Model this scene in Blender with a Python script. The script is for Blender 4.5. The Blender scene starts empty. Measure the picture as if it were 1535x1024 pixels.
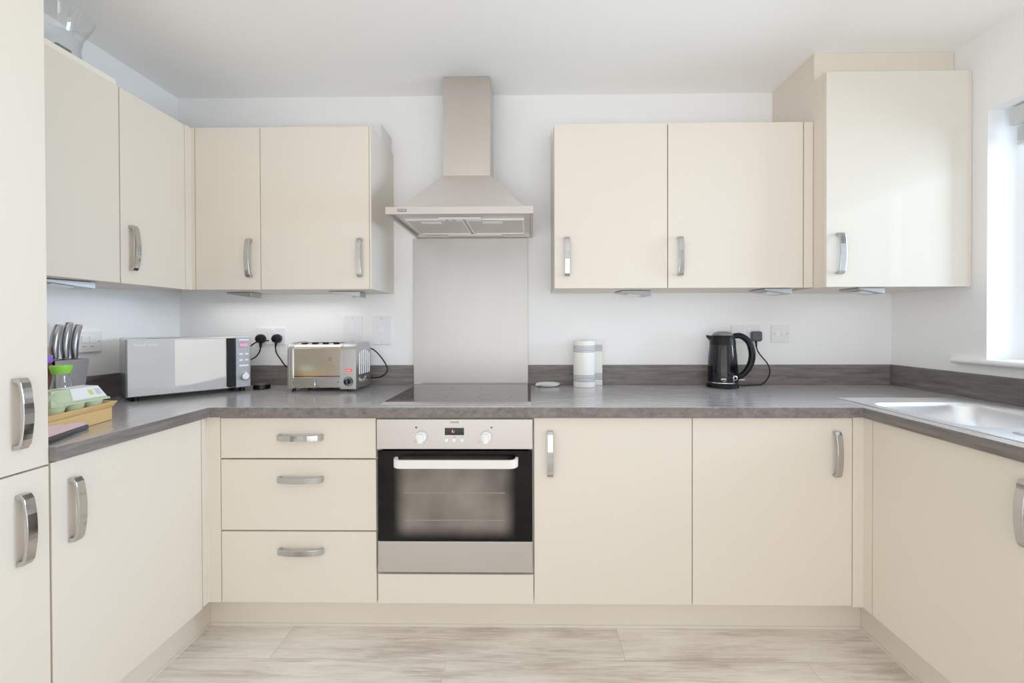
import bpy, bmesh, math, random
from mathutils import Vector, Matrix

random.seed(4)
scene = bpy.context.scene
COL = scene.collection
PI = math.pi

# ------------------------------------------------------------------ room numbers (metres)
W, H = 3.6935, 2.4077          # room width, ceiling height; back wall is y = 0, camera looks along +y
WT = 0.910                     # worktop top
YE, XL, XR = -0.6217, 0.6198, 3.0692      # front edges of the worktop runs
DY, DXL, DXR = -0.6012, 0.5998, 3.0892    # door faces of the base runs
ZB, ZT = 0.156, 0.866
REAR = -3.45

# ------------------------------------------------------------------ materials
def srgb(r, g, b):
    f = lambda c: (c/255/12.92) if c/255 <= 0.04045 else (((c/255)+0.055)/1.055)**2.4
    return (f(r), f(g), f(b), 1)

def nodes(name):
    m = bpy.data.materials.new(name); m.use_nodes = True
    nt = m.node_tree
    return m, nt, nt.nodes, nt.links, nt.nodes['Principled BSDF']

def mat(name, col, rough=0.5, metal=0.0, var=0.03, scale=8, stretch=(1, 1, 1), bump=0.0, bscale=200, coat=0.0, coat_r=0.05, emit=None, estr=0, spec=0.5, trans=0, ior=1.45):
    m, nt, N, L, P = nodes(name)
    tc = N.new('ShaderNodeTexCoord'); mp = N.new('ShaderNodeMapping'); mp.inputs['Scale'].default_value = stretch
    L.new(tc.outputs['Object'], mp.inputs['Vector'])
    nz = N.new('ShaderNodeTexNoise'); nz.inputs['Scale'].default_value = scale; nz.inputs['Detail'].default_value = 4
    L.new(mp.outputs[0], nz.inputs['Vector'])
    mx = N.new('ShaderNodeMix'); mx.data_type = 'RGBA'
    a = [max(0, c*(1-var)) for c in col[:3]]+[1]; b = [min(1, c*(1+var)) for c in col[:3]]+[1]
    mx.inputs[6].default_value = a; mx.inputs[7].default_value = b
    L.new(nz.outputs[0], mx.inputs[0]); L.new(mx.outputs[2], P.inputs['Base Color'])
    P.inputs['Roughness'].default_value = rough; P.inputs['Metallic'].default_value = metal
    P.inputs['Specular IOR Level'].default_value = spec
    P.inputs['Coat Weight'].default_value = coat; P.inputs['Coat Roughness'].default_value = coat_r
    P.inputs['Transmission Weight'].default_value = trans; P.inputs['IOR'].default_value = ior
    if emit:
        P.inputs['Emission Color'].default_value = emit; P.inputs['Emission Strength'].default_value = estr
    if bump:
        n2 = N.new('ShaderNodeTexNoise'); n2.inputs['Scale'].default_value = bscale; n2.inputs['Detail'].default_value = 3
        L.new(mp.outputs[0], n2.inputs['Vector'])
        bp = N.new('ShaderNodeBump'); bp.inputs['Strength'].default_value = bump; bp.inputs['Distance'].default_value = 0.001
        L.new(n2.outputs[0], bp.inputs['Height']); L.new(bp.outputs[0], P.inputs['Normal'])
    return m

def glass(name, tint=(1, 1, 1, 1), refl=0.10, rough=0.02):
    m, nt, N, L, P = nodes(name)
    out = N['Material Output']; N.remove(P)
    tr = N.new('ShaderNodeBsdfTransparent'); tr.inputs[0].default_value = tint
    gl = N.new('ShaderNodeBsdfGlossy'); gl.inputs['Roughness'].default_value = rough
    lw = N.new('ShaderNodeLayerWeight'); lw.inputs[0].default_value = 0.35
    ma = N.new('ShaderNodeMath'); ma.operation = 'MULTIPLY_ADD'; ma.inputs[1].default_value = 0.5; ma.inputs[2].default_value = refl*0.4
    L.new(lw.outputs['Facing'], ma.inputs[0])
    mx = N.new('ShaderNodeMixShader'); L.new(ma.outputs[0], mx.inputs[0]); L.new(tr.outputs[0], mx.inputs[1]); L.new(gl.outputs[0], mx.inputs[2])
    L.new(mx.outputs[0], out.inputs[0])
    return m

def worktop_material(name='worktop_laminate_glare', lo=(124, 119, 119), hi=(192, 188, 188), edge=False, only=None):
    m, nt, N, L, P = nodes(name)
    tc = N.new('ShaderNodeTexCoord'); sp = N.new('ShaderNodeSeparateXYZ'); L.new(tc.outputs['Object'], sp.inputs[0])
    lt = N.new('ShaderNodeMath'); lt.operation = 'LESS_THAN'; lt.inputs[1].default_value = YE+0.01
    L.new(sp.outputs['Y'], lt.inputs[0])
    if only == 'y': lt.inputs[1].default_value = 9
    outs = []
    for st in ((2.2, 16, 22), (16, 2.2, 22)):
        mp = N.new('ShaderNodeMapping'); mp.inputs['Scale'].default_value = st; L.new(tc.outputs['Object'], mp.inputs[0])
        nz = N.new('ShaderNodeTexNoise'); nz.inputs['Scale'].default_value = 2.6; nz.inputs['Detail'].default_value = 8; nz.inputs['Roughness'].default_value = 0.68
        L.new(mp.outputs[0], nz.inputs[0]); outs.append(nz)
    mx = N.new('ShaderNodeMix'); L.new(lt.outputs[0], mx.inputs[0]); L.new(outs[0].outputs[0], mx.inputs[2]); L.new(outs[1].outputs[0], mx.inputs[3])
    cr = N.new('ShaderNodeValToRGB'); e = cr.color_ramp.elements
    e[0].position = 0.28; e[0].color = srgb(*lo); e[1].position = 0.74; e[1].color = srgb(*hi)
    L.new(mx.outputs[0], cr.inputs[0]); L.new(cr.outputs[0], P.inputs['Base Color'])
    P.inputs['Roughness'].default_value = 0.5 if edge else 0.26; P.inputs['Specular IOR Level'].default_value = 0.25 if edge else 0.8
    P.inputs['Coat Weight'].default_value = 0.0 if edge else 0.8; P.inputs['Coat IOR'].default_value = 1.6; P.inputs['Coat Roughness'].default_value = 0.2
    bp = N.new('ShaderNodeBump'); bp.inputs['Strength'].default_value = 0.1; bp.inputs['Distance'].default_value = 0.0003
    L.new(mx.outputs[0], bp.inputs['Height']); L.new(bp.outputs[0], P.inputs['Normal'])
    return m

def floor_material():
    m, nt, N, L, P = nodes('oak_vinyl_planks')
    tc = N.new('ShaderNodeTexCoord'); mp = N.new('ShaderNodeMapping')
    mp.inputs['Location'].default_value = (1.07, 0.677+0.178*30, 0)
    L.new(tc.outputs['Object'], mp.inputs[0])
    br = N.new('ShaderNodeTexBrick'); br.offset = 0.5; br.inputs['Scale'].default_value = 1; br.inputs['Brick Width'].default_value = 1.3; br.inputs['Row Height'].default_value = 0.178
    br.inputs['Mortar Size'].default_value = 0.0012; br.inputs['Mortar Smooth'].default_value = 0.3; br.inputs['Bias'].default_value = 0
    br.inputs['Color1'].default_value = (0, 0, 0, 1); br.inputs['Color2'].default_value = (1, 1, 1, 1); br.inputs['Mortar'].default_value = (.5, .5, .5, 1)
    L.new(mp.outputs[0], br.inputs[0])
    sc = N.new('ShaderNodeVectorMath'); sc.operation = 'MULTIPLY_ADD'; sc.inputs[1].default_value = (3.7, 9.1, 2.3)
    L.new(br.outputs['Color'], sc.inputs[0]); L.new(tc.outputs['Object'], sc.inputs[2])
    m2 = N.new('ShaderNodeMapping'); m2.inputs['Scale'].default_value = (1.3, 11, 1); L.new(sc.outputs[0], m2.inputs[0])
    n1 = N.new('ShaderNodeTexNoise'); n1.inputs['Scale'].default_value = 2.2; n1.inputs['Detail'].default_value = 9; n1.inputs['Roughness'].default_value = 0.62; n1.inputs['Distortion'].default_value = 0.7
    L.new(m2.outputs[0], n1.inputs[0])
    m4 = N.new('ShaderNodeMapping'); m4.inputs['Scale'].default_value = (2.5, 46, 1); L.new(sc.outputs[0], m4.inputs[0])
    n3 = N.new('ShaderNodeTexNoise'); n3.inputs['Scale'].default_value = 2.0; n3.inputs['Detail'].default_value = 6; n3.inputs['Roughness'].default_value = 0.7; n3.inputs['Distortion'].default_value = 1.2
    L.new(m4.outputs[0], n3.inputs[0])
    m3 = N.new('ShaderNodeMapping'); m3.inputs['Scale'].default_value = (1.2, 2.4, 1); L.new(sc.outputs[0], m3.inputs[0])
    n2 = N.new('ShaderNodeTexNoise'); n2.inputs['Scale'].default_value = 2.0; n2.inputs['Detail'].default_value = 3; L.new(m3.outputs[0], n2.inputs[0])
    ad = N.new('ShaderNodeMath'); ad.operation = 'MULTIPLY_ADD'; ad.inputs[1].default_value = 0.36; L.new(n2.outputs[0], ad.inputs[0]); 
    h = N.new('ShaderNodeMath'); h.operation = 'MULTIPLY'; h.inputs[1].default_value = 0.34; L.new(n1.outputs[0], h.inputs[0])
    h2 = N.new('ShaderNodeMath'); h2.operation = 'MULTIPLY_ADD'; h2.inputs[1].default_value = 0.34; L.new(n3.outputs[0], h2.inputs[0]); L.new(h.outputs[0], h2.inputs[2]); L.new(h2.outputs[0], ad.inputs[2])
    cr = N.new('ShaderNodeValToRGB'); e = cr.color_ramp.elements
    e[0].position = 0.41; e[0].color = srgb(186, 172, 157); e[1].position = 0.64; e[1].color = srgb(248, 242, 233)
    k = e.new(0.52); k.color = srgb(228, 219, 208)
    L.new(ad.outputs[0], cr.inputs[0])
    mx = N.new('ShaderNodeMix'); mx.data_type = 'RGBA'; mx.blend_type = 'MULTIPLY'
    fm = N.new('ShaderNodeMath'); fm.operation = 'MULTIPLY'; fm.inputs[1].default_value = 0.45; L.new(br.outputs['Fac'], fm.inputs[0])
    L.new(fm.outputs[0], mx.inputs[0]); L.new(cr.outputs[0], mx.inputs[6]); mx.inputs[7].default_value = (.25, .2, .17, 1)
    L.new(mx.outputs[2], P.inputs['Base Color']); P.inputs['Roughness'].default_value = 0.45
    bp = N.new('ShaderNodeBump'); bp.inputs['Strength'].default_value = 0.15; bp.inputs['Distance'].default_value = 0.001
    L.new(n1.outputs[0], bp.inputs['Height']); L.new(bp.outputs[0], P.inputs['Normal'])
    return m

def stripe_material():
    # white kitchen paper with two bands of fine blue lines
    m, nt, N, L, P = nodes('striped_paper')
    tc = N.new('ShaderNodeTexCoord'); sp = N.new('ShaderNodeSeparateXYZ'); L.new(tc.outputs['Object'], sp.inputs[0])
    def band(lo, hi):
        a = N.new('ShaderNodeMath'); a.operation = 'GREATER_THAN'; a.inputs[1].default_value = lo; L.new(sp.outputs['Z'], a.inputs[0])
        b = N.new('ShaderNodeMath'); b.operation = 'LESS_THAN'; b.inputs[1].default_value = hi; L.new(sp.outputs['Z'], b.inputs[0])
        c = N.new('ShaderNodeMath'); c.operation = 'MULTIPLY'; L.new(a.outputs[0], c.inputs[0]); L.new(b.outputs[0], c.inputs[1]); return c
    s = N.new('ShaderNodeMath'); s.operation = 'ADD'; L.new(band(0.026, 0.061).outputs[0], s.inputs[0]); L.new(band(0.171, 0.206).outputs[0], s.inputs[1])
    fr = N.new('ShaderNodeMath'); fr.operation = 'MULTIPLY_ADD'; fr.inputs[1].default_value = 1/0.00725; fr.inputs[2].default_value = 0.5; L.new(sp.outputs['Z'], fr.inputs[0])
    f2 = N.new('ShaderNodeMath'); f2.operation = 'FRACT'; L.new(fr.outputs[0], f2.inputs[0])
    g = N.new('ShaderNodeMath'); g.operation = 'GREATER_THAN'; g.inputs[1].default_value = 0.55; L.new(f2.outputs[0], g.inputs[0])
    p = N.new('ShaderNodeMath'); p.operation = 'MULTIPLY'; L.new(g.outputs[0], p.inputs[0]); L.new(s.outputs[0], p.inputs[1])
    mx = N.new('ShaderNodeMix'); mx.data_type = 'RGBA'; mx.inputs[6].default_value = srgb(244, 242, 236); mx.inputs[7].default_value = srgb(70, 84, 112)
    L.new(p.outputs[0], mx.inputs[0]); L.new(mx.outputs[2], P.inputs['Base Color']); P.inputs['Roughness'].default_value = 0.9
    return m

def oven_window_material():
    # smoked glass, dark at the rim and paler towards the middle, oven shelves dimly behind it
    m, nt, N, L, P = nodes('oven_window')
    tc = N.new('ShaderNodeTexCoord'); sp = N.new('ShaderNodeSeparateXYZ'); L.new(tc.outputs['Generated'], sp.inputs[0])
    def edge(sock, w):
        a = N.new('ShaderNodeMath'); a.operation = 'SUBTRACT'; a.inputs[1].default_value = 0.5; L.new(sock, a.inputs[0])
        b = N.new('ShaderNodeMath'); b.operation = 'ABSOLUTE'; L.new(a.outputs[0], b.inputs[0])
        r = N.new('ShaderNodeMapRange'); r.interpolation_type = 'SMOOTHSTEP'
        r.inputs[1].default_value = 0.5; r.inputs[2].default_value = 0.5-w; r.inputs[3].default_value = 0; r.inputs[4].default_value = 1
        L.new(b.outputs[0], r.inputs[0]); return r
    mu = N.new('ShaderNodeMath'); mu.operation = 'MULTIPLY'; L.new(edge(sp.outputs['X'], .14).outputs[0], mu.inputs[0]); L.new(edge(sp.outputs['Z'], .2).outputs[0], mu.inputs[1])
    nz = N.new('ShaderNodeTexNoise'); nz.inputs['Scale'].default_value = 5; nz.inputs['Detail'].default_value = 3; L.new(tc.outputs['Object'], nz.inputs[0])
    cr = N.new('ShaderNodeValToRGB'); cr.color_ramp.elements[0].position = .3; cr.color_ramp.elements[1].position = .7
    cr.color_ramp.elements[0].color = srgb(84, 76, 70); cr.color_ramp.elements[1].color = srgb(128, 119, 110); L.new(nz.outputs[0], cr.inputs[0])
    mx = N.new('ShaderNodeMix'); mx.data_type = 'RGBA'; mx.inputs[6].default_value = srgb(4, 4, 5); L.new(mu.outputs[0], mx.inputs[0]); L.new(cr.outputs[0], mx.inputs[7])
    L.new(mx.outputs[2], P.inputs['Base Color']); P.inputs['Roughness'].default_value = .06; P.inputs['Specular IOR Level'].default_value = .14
    return m

M = {}
M['cream'] = mat('cream_gloss', srgb(224, 213, 197), 0.38, var=0.008, scale=3, spec=0.3)
M['gloss'] = mat('cream_high_gloss', srgb(222, 214, 200), 0.4, var=0.008, scale=3, spec=0.02, coat=0.9, coat_r=0.01)
M['carcass'] = mat('cream_carcass', srgb(222, 213, 199), 0.45, var=0.01)
M['under'] = mat('grey_white_board', srgb(222, 220, 216), 0.5, var=0.01)
M['wall'] = mat('white_emulsion', srgb(242, 242, 242), 0.85, var=0.012, scale=2.5, bump=0.12, bscale=260)
M['ceil'] = mat('ceiling_emulsion', srgb(247, 246, 244), 0.9, var=0.012, scale=2, bump=0.1, bscale=260)
M['worktop'] = worktop_material()  # top faces: surface glare put into the paler colour
M['worktop_shaded'] = worktop_material('worktop_laminate_shaded', (78, 70, 67), (128, 120, 116), True)  # same laminate, shade put into the colour of front edges and upstands
M['worktop_side'] = worktop_material('worktop_side_upstand', (74, 68, 67), (120, 114, 113), True, 'y')  # the same shaded copy for the side upstands, grain turned
M['floor'] = floor_material()
M['steel'] = mat('brushed_steel', srgb(204, 199, 194), 0.45, metal=1, var=0.05, scale=6, stretch=(1, 1, 40), bump=0.06, bscale=30)
M['steel_v'] = mat('brushed_steel_upright', srgb(198, 189, 180), 0.42, metal=1, var=0.06, scale=3, stretch=(3, 3, 1), bump=0.05, bscale=60)
M['canopy'] = mat('canopy_steel', srgb(228, 221, 214), 0.55, metal=0.85, var=0.04, scale=6, stretch=(1, 1, 40))
M['rim'] = mat('rim_steel', srgb(190, 182, 174), 0.42, metal=1, var=0.03)
M['steel_light'] = mat('pale_steel', srgb(222, 219, 214), 0.38, metal=1, var=0.03)
M['sink'] = mat('sink_steel', srgb(236, 237, 239), 0.36, metal=1, var=0.03, scale=4)
M['chrome'] = mat('polished_chrome', srgb(184, 184, 185), 0.10, metal=1, var=0.06, scale=20)
M['mirror'] = mat('mirror_steel', srgb(232, 224, 214), 0.16, metal=1, var=0.02)
M['mwglass'] = mat('mirror_glass', srgb(186, 190, 196), 0.12, metal=0.9, var=0.04, scale=12)
M['mwwindow'] = mat('window_glass_reflection', srgb(226, 227, 228), 0.1, metal=0.8, var=0.05, scale=14)  # bright reflection in the microwave window put into the paler colour
M['fixture'] = mat('fixture_alloy', srgb(170, 171, 172), 0.4, metal=0.8, var=0.03)
M['mwpanel'] = mat('panel_silver', srgb(150, 151, 155), 0.35, metal=0.7, var=0.04)
M['castmetal'] = mat('cast_alloy', srgb(186, 187, 187), 0.3, metal=1, var=0.05)
M['black'] = mat('black_plastic', srgb(9, 9, 10), 0.35, var=0.1, spec=0.16)
M['blackgloss'] = mat('black_gloss', srgb(3, 3, 4), 0.09, var=0.05, spec=0.3)
M['blackglass'] = mat('black_glass', srgb(3, 3, 4), 0.05, var=0.05, spec=0.14)
M['hob'] = mat('hob_glass', srgb(26, 23, 23), 0.08, var=0.05, spec=0.7)
M['oven_steel'] = mat('oven_steel', srgb(188, 182, 175), 0.4, metal=1, var=0.05, scale=6, stretch=(1, 1, 40), bump=0.06, bscale=30)
M['ovenwin'] = oven_window_material()
M['dark'] = mat('dark_recess', srgb(10, 10, 10), 0.8, spec=0.05)
M['white'] = mat('white_plastic', srgb(240, 239, 238), 0.3, var=0.01)
M['switch'] = mat('socket_white', srgb(232, 230, 234), 0.35, var=0.01)
M['whitepaint'] = mat('white_gloss_paint', srgb(244, 244, 243), 0.3, var=0.01)
M['handle_white'] = mat('satin_handle', srgb(236, 230, 221), 0.3, var=0.02)
M['paper'] = stripe_material()
M['ceramic'] = mat('white_ceramic', srgb(240, 243, 236), 0.12, var=0.02, coat=0.5)
M['wood'] = mat('pale_wood', srgb(222, 178, 112), 0.5, var=0.12, scale=5, stretch=(8, 1, 8))
M['cork'] = mat('tan_wood', srgb(176, 138, 92), 0.6, var=0.12, scale=30)
M['pulp'] = mat('green_pulp', srgb(190, 207, 166), 0.9, var=0.06, scale=60, bump=0.4, bscale=300)
M['label'] = mat('white_label', srgb(236, 238, 240), 0.5, var=0.02)
M['green'] = mat('lime_plastic', srgb(140, 222, 60), 0.35, var=0.04)
M['greenprint'] = mat('green_print', srgb(196, 214, 110), 0.6)
M['purple'] = mat('purple_plastic', srgb(136, 92, 214), 0.35, var=0.04)
M['brown'] = mat('brown_spice', srgb(92, 40, 24), 0.6, var=0.3, scale=60)
M['pink'] = mat('pink_paper', srgb(214, 178, 182), 0.7, var=0.04)
M['bookedge'] = mat('tan_card', srgb(180, 150, 130), 0.8)
M['red'] = mat('red_lamp', srgb(200, 40, 40), 0.4, emit=srgb(255, 60, 70), estr=0.6)
M['redlamp'] = mat('dark_red_lamp', srgb(120, 24, 20), 0.4)
M['digits'] = mat('red_digits', srgb(255, 90, 100), 0.4, emit=srgb(255, 90, 100), estr=2.2)
M['pinkdigits'] = mat('pink_digits', srgb(255, 110, 150), 0.4, emit=srgb(255, 90, 140), estr=1.6)
M['ink'] = mat('black_ink', srgb(8, 8, 8), 0.6, spec=0.1)
M['greyink'] = mat('grey_ink', srgb(150, 150, 152), 0.5)
M['mesh'] = mat('filter_mesh', srgb(196, 191, 184), 0.42, metal=1, var=0.35, scale=220)
M['beige'] = mat('beige_board', srgb(238, 228, 212), 0.6, var=0.03)
M['blind'] = mat('grey_blind', srgb(196, 199, 198), 0.5, var=0.02)
M['glass'] = glass('clear_glass', (0.97, 0.98, 0.98, 1), 0.1)
M['pane'] = glass('window_pane', (1, 1, 1, 1), 0.04)
M['upvc'] = mat('white_upvc', srgb(242, 242, 242), 0.3, var=0.01)

# ------------------------------------------------------------------ mesh helpers
class MB:
    def __init__(s): s.bm = bmesh.new()
    def box(s, x0, x1, y0, y1, z0, z1, mtx=None, mi=0):
        r = bmesh.ops.create_cube(s.bm, size=1)
        for v in r['verts']:
            v.co = Vector(((x0+x1)/2+v.co.x*(x1-x0), (y0+y1)/2+v.co.y*(y1-y0), (z0+z1)/2+v.co.z*(z1-z0)))
            if mtx: v.co = mtx @ v.co
        return s
    def hexa(s, lo, hi):
        """lo / hi: four points each, same winding; a frustum"""
        a = [s.bm.verts.new(p) for p in lo]; b = [s.bm.verts.new(p) for p in hi]
        n = len(a)
        s.bm.faces.new(a[::-1]); s.bm.faces.new(b)
        for i in range(n): s.bm.faces.new((a[i], a[(i+1) % n], b[(i+1) % n], b[i]))
        return s
    def prism(s, pts, d):
        """pts: planar polygon; d: extrusion vector"""
        d = Vector(d); return s.hexa(pts, [Vector(p)+d for p in pts])
    def strip(s, a, b, d):
        """solid between polylines a and b, extruded along d"""
        d = Vector(d)
        A = [s.bm.verts.new(p) for p in a]; B = [s.bm.verts.new(p) for p in b]
        A2 = [s.bm.verts.new(Vector(p)+d) for p in a]; B2 = [s.bm.verts.new(Vector(p)+d) for p in b]
        n = len(a)
        for i in range(n-1):
            for q in ((A[i], A[i+1], B[i+1], B[i]), (A2[i+1], A2[i], B2[i], B2[i+1]), (A[i+1], A[i], A2[i], A2[i+1]), (B[i], B[i+1], B2[i+1], B2[i])):
                s.bm.faces.new(q)
        s.bm.faces.new((A[0], B[0], B2[0], A2[0])); s.bm.faces.new((A[-1], A2[-1], B2[-1], B[-1]))
        return s
    def lathe(s, prof, c=(0, 0, 0), seg=40, cap=True, sx=1, sy=1, mtx=None):
        rings = []
        for r, z in prof:
            ring = []
            for k in range(seg):
                t = 2*PI*k/seg
                p = Vector((c[0]+r*math.cos(t)*sx, c[1]+r*math.sin(t)*sy, c[2]+z))
                if mtx: p = mtx @ p
                ring.append(s.bm.verts.new(p))
            rings.append(ring)
        for a, b in zip(rings, rings[1:]):
            for k in range(seg): s.bm.faces.new((a[k], a[(k+1) % seg], b[(k+1) % seg], b[k]))
        if cap:
            s.bm.faces.new(rings[0][::-1]); s.bm.faces.new(rings[-1])
        return s
    def tube(s, pts, r, seg=10, cap=True):
        pts = [Vector(p) for p in pts]; n = len(pts)
        rr = r if isinstance(r, (list, tuple)) else [r]*n
        rings = []; up = Vector((0.13, 0.21, 0.97)); 
        for i in range(n):
            t = (pts[min(i+1, n-1)]-pts[max(i-1, 0)]).normalized()
            if abs(t.dot(up)) > 0.98: up = Vector((1, 0.1, 0))
            u = t.cross(up).normalized(); w = u.cross(t).normalized(); up = w
            rings.append([s.bm.verts.new(pts[i]+rr[i]*(u*math.cos(2*PI*k/seg)+w*math.sin(2*PI*k/seg))) for k in range(seg)])
        for a, b in zip(rings, rings[1:]):
            for k in range(seg): s.bm.faces.new((a[k], a[(k+1) % seg], b[(k+1) % seg], b[k]))
        if cap: s.bm.faces.new(rings[0][::-1]); s.bm.faces.new(rings[-1])
        return s
    def ellipsoid(s, c, r, seg=20, rings=12):
        q = bmesh.ops.create_uvsphere(s.bm, u_segments=seg, v_segments=rings, radius=1)
        for v in q['verts']: v.co = Vector((c[0]+v.co.x*r[0], c[1]+v.co.y*r[1], c[2]+v.co.z*r[2]))
        return s
    def cells(s, xs, ys, keep, z0, z1):
        """slab made of the grid cells that keep(cx, cy) accepts"""
        vs = {}
        def v(i, j, k):
            if (i, j, k) not in vs: vs[(i, j, k)] = s.bm.verts.new((xs[i], ys[j], (z0, z1)[k]))
            return vs[(i, j, k)]
        on = lambda i, j: 0 <= i < len(xs)-1 and 0 <= j < len(ys)-1 and keep((xs[i]+xs[i+1])/2, (ys[j]+ys[j+1])/2)
        for i in range(len(xs)-1):
            for j in range(len(ys)-1):
                if not on(i, j): continue
                s.bm.faces.new((v(i, j, 1), v(i+1, j, 1), v(i+1, j+1, 1), v(i, j+1, 1)))
                s.bm.faces.new((v(i, j+1, 0), v(i+1, j+1, 0), v(i+1, j, 0), v(i, j, 0)))
                if not on(i-1, j): s.bm.faces.new((v(i, j+1, 0), v(i, j, 0), v(i, j, 1), v(i, j+1, 1)))
                if not on(i+1, j): s.bm.faces.new((v(i+1, j, 0), v(i+1, j+1, 0), v(i+1, j+1, 1), v(i+1, j, 1)))
                if not on(i, j-1): s.bm.faces.new((v(i, j, 0), v(i+1, j, 0), v(i+1, j, 1), v(i, j, 1)))
                if not on(i, j+1): s.bm.faces.new((v(i+1, j+1, 0), v(i, j+1, 0), v(i, j+1, 1), v(i+1, j+1, 1)))
        return s

def B(x0, x1, y0, y1, z0, z1): return MB().box(x0, x1, y0, y1, z0, z1)

def world_loc(o):
    l = Vector(o.location)
    return l + world_loc(o.parent) if o.parent else l

def obj(name, mb, m, parent=None, bevel=0, seg=2, smooth=False, local=False, origin=None, subsurf=0):
    """link one mesh object; coordinates are room coordinates unless local"""
    bm = mb.bm
    bmesh.ops.recalc_face_normals(bm, faces=bm.faces)
    me = bpy.data.meshes.new(name)
    if parent is not None:
        if not local: bmesh.ops.translate(bm, verts=bm.verts, vec=-world_loc(parent))
        loc = Vector((0, 0, 0))
    else:
        xs = [v.co for v in bm.verts]
        lo = Vector([min(c[i] for c in xs) for i in range(3)]); hi = Vector([max(c[i] for c in xs) for i in range(3)])
        loc = Vector(origin) if origin is not None else Vector(((lo.x+hi.x)/2, (lo.y+hi.y)/2, lo.z))
        bmesh.ops.translate(bm, verts=bm.verts, vec=-loc)
    if parent is not None and not local and False: pass
    bm.to_mesh(me); bm.free()
    for mm in (m if isinstance(m, list) else [m]): me.materials.append(mm)
    o = bpy.data.objects.new(name, me); COL.objects.link(o)
    o.location = loc
    if parent is not None: o.parent = parent
    if smooth:
        for p in me.polygons: p.use_smooth = True
        if smooth == 'auto':
            md = o.modifiers.new('smooth', 'EDGE_SPLIT'); md.split_angle = math.radians(38)
    if bevel:
        md = o.modifiers.new('bevel', 'BEVEL'); md.width = bevel; md.segments = seg; md.limit_method = 'ANGLE'; md.angle_limit = math.radians(40)
        md.harden_normals = False
    if subsurf:
        md = o.modifiers.new('sub', 'SUBSURF'); md.levels = subsurf; md.render_levels = subsurf
    return o

def tag(o, label=None, cat=None, group=None, kind=None):
    if label: o['label'] = label
    if cat: o['category'] = cat
    if group: o['group'] = group
    if kind: o['kind'] = kind
    return o

def thing(name, label, cat, loc, rz=0, group=None):
    o = bpy.data.objects.new(name, None); COL.objects.link(o)
    o.location = loc; o.rotation_euler = (0, 0, rz); o.empty_display_size = 0.1
    return tag(o, label, cat, group)

def struct(name, mb, m, **k): return tag(obj(name, mb, m, **k), kind='structure', label=None)

def text(name, body, size, m, parent, origin, right, up, depth=0.0004, align='CENTER', local=False, sx=1.0):
    cu = bpy.data.curves.new(name, 'FONT'); cu.body = body; cu.size = size; cu.extrude = depth
    cu.align_x = align; cu.align_y = 'CENTER'; cu.offset = size*0.012
    t = bpy.data.objects.new(name, cu); me = bpy.data.meshes.new_from_object(t)
    bpy.data.objects.remove(t)
    r = Vector(right).normalized(); u = Vector(up).normalized(); n = r.cross(u)
    mb = MB(); mb.bm.from_mesh(me); bpy.data.meshes.remove(me)
    for v in mb.bm.verts:
        c = v.co.copy(); v.co = Vector(origin)+r*c.x*sx+u*c.y+n*c.z
    return obj(name, mb, m, parent, local=local)

def bez(p, n=16):
    """Catmull-Rom through the points"""
    p = [Vector(q) for q in p]; p = [2*p[0]-p[1]]+p+[2*p[-1]-p[-2]]
    out = []
    for i in range(1, len(p)-2):
        for k in range(n):
            t = k/n
            out.append(0.5*((2*p[i])+(-p[i-1]+p[i+1])*t+(2*p[i-1]-5*p[i]+4*p[i+1]-p[i+2])*t*t+(-p[i-1]+3*p[i]-3*p[i+1]+p[i+2])*t**3))
    out.append(p[-2]); return out

def bow_handle(parent, c, along, out, length=0.172, width=0.022, name='handle'):
    """bowed flat strap handle, c = centre on the door face"""
    c = Vector(c); a = Vector(along).normalized(); n = Vector(out).normalized(); w = a.cross(n)
    h = length/2
    O = [(-h, 0), (-h, 0.015), (-h+0.011, 0.0225)]; I = [(-h+0.011, 0), (-h+0.011, 0.012), (-h+0.017, 0.0165)]
    for k in range(1, 12):
        t = -1+2*k/12
        O.append(((h-0.011)*t, 0.0225+0.0085*(1-t*t))); I.append(((h-0.017)*t, 0.0165+0.0075*(1-t*t)))
    O += [(h-0.011, 0.0225), (h, 0.015), (h, 0)]; I += [(h-0.017, 0.0165), (h-0.011, 0.012), (h-0.011, 0)]
    f = lambda q: c+a*q[0]+n*q[1]-w*width/2
    mb = MB().strip([f(q) for q in O], [f(q) for q in I], w*width)
    return obj(name, mb, M['chrome'], parent, bevel=0.0012, seg=2)

# ------------------------------------------------------------------ setting
struct('floor', B(-0.1, W+0.1, REAR-0.1, 0.1, -0.05, 0), M['floor'], origin=(0, 0, 0))
struct('ceiling', B(-0.1, W+0.1, REAR-0.1, 0.1, H, H+0.05), M['ceil'])
struct('wall_back', B(-0.1, W+0.1, 0, 0.1, 0, H), M['wall'])
struct('wall_left', B(-0.1, 0, REAR, 0, 0, H), M['wall'])
# right wall with the window opening
WY0, WY1, WZ0, WZ1 = -1.76, -0.46, 1.075, 2.083
mb = MB()
mb.box(W, W+0.30, REAR, WY0, 0, H).box(W, W+0.30, WY1, 0, 0, H).box(W, W+0.30, WY0, WY1, 0, WZ0-0.026).box(W, W+0.30, WY0, WY1, WZ1, H)
struct('wall_right', mb, M['wall'])
# rear wall behind the camera; its wide glazing is added for the fill lamp
GX0, GX1, GZ1 = 0.25, 3.45, 2.25
mb = MB()
mb.box(0, GX0, REAR-0.2, REAR, 0, H).box(GX1, W, REAR-0.2, REAR, 0, H).box(GX0, GX1, REAR-0.2, REAR, GZ1, H)
struct('wall_rear', mb, M['wall'])

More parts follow.
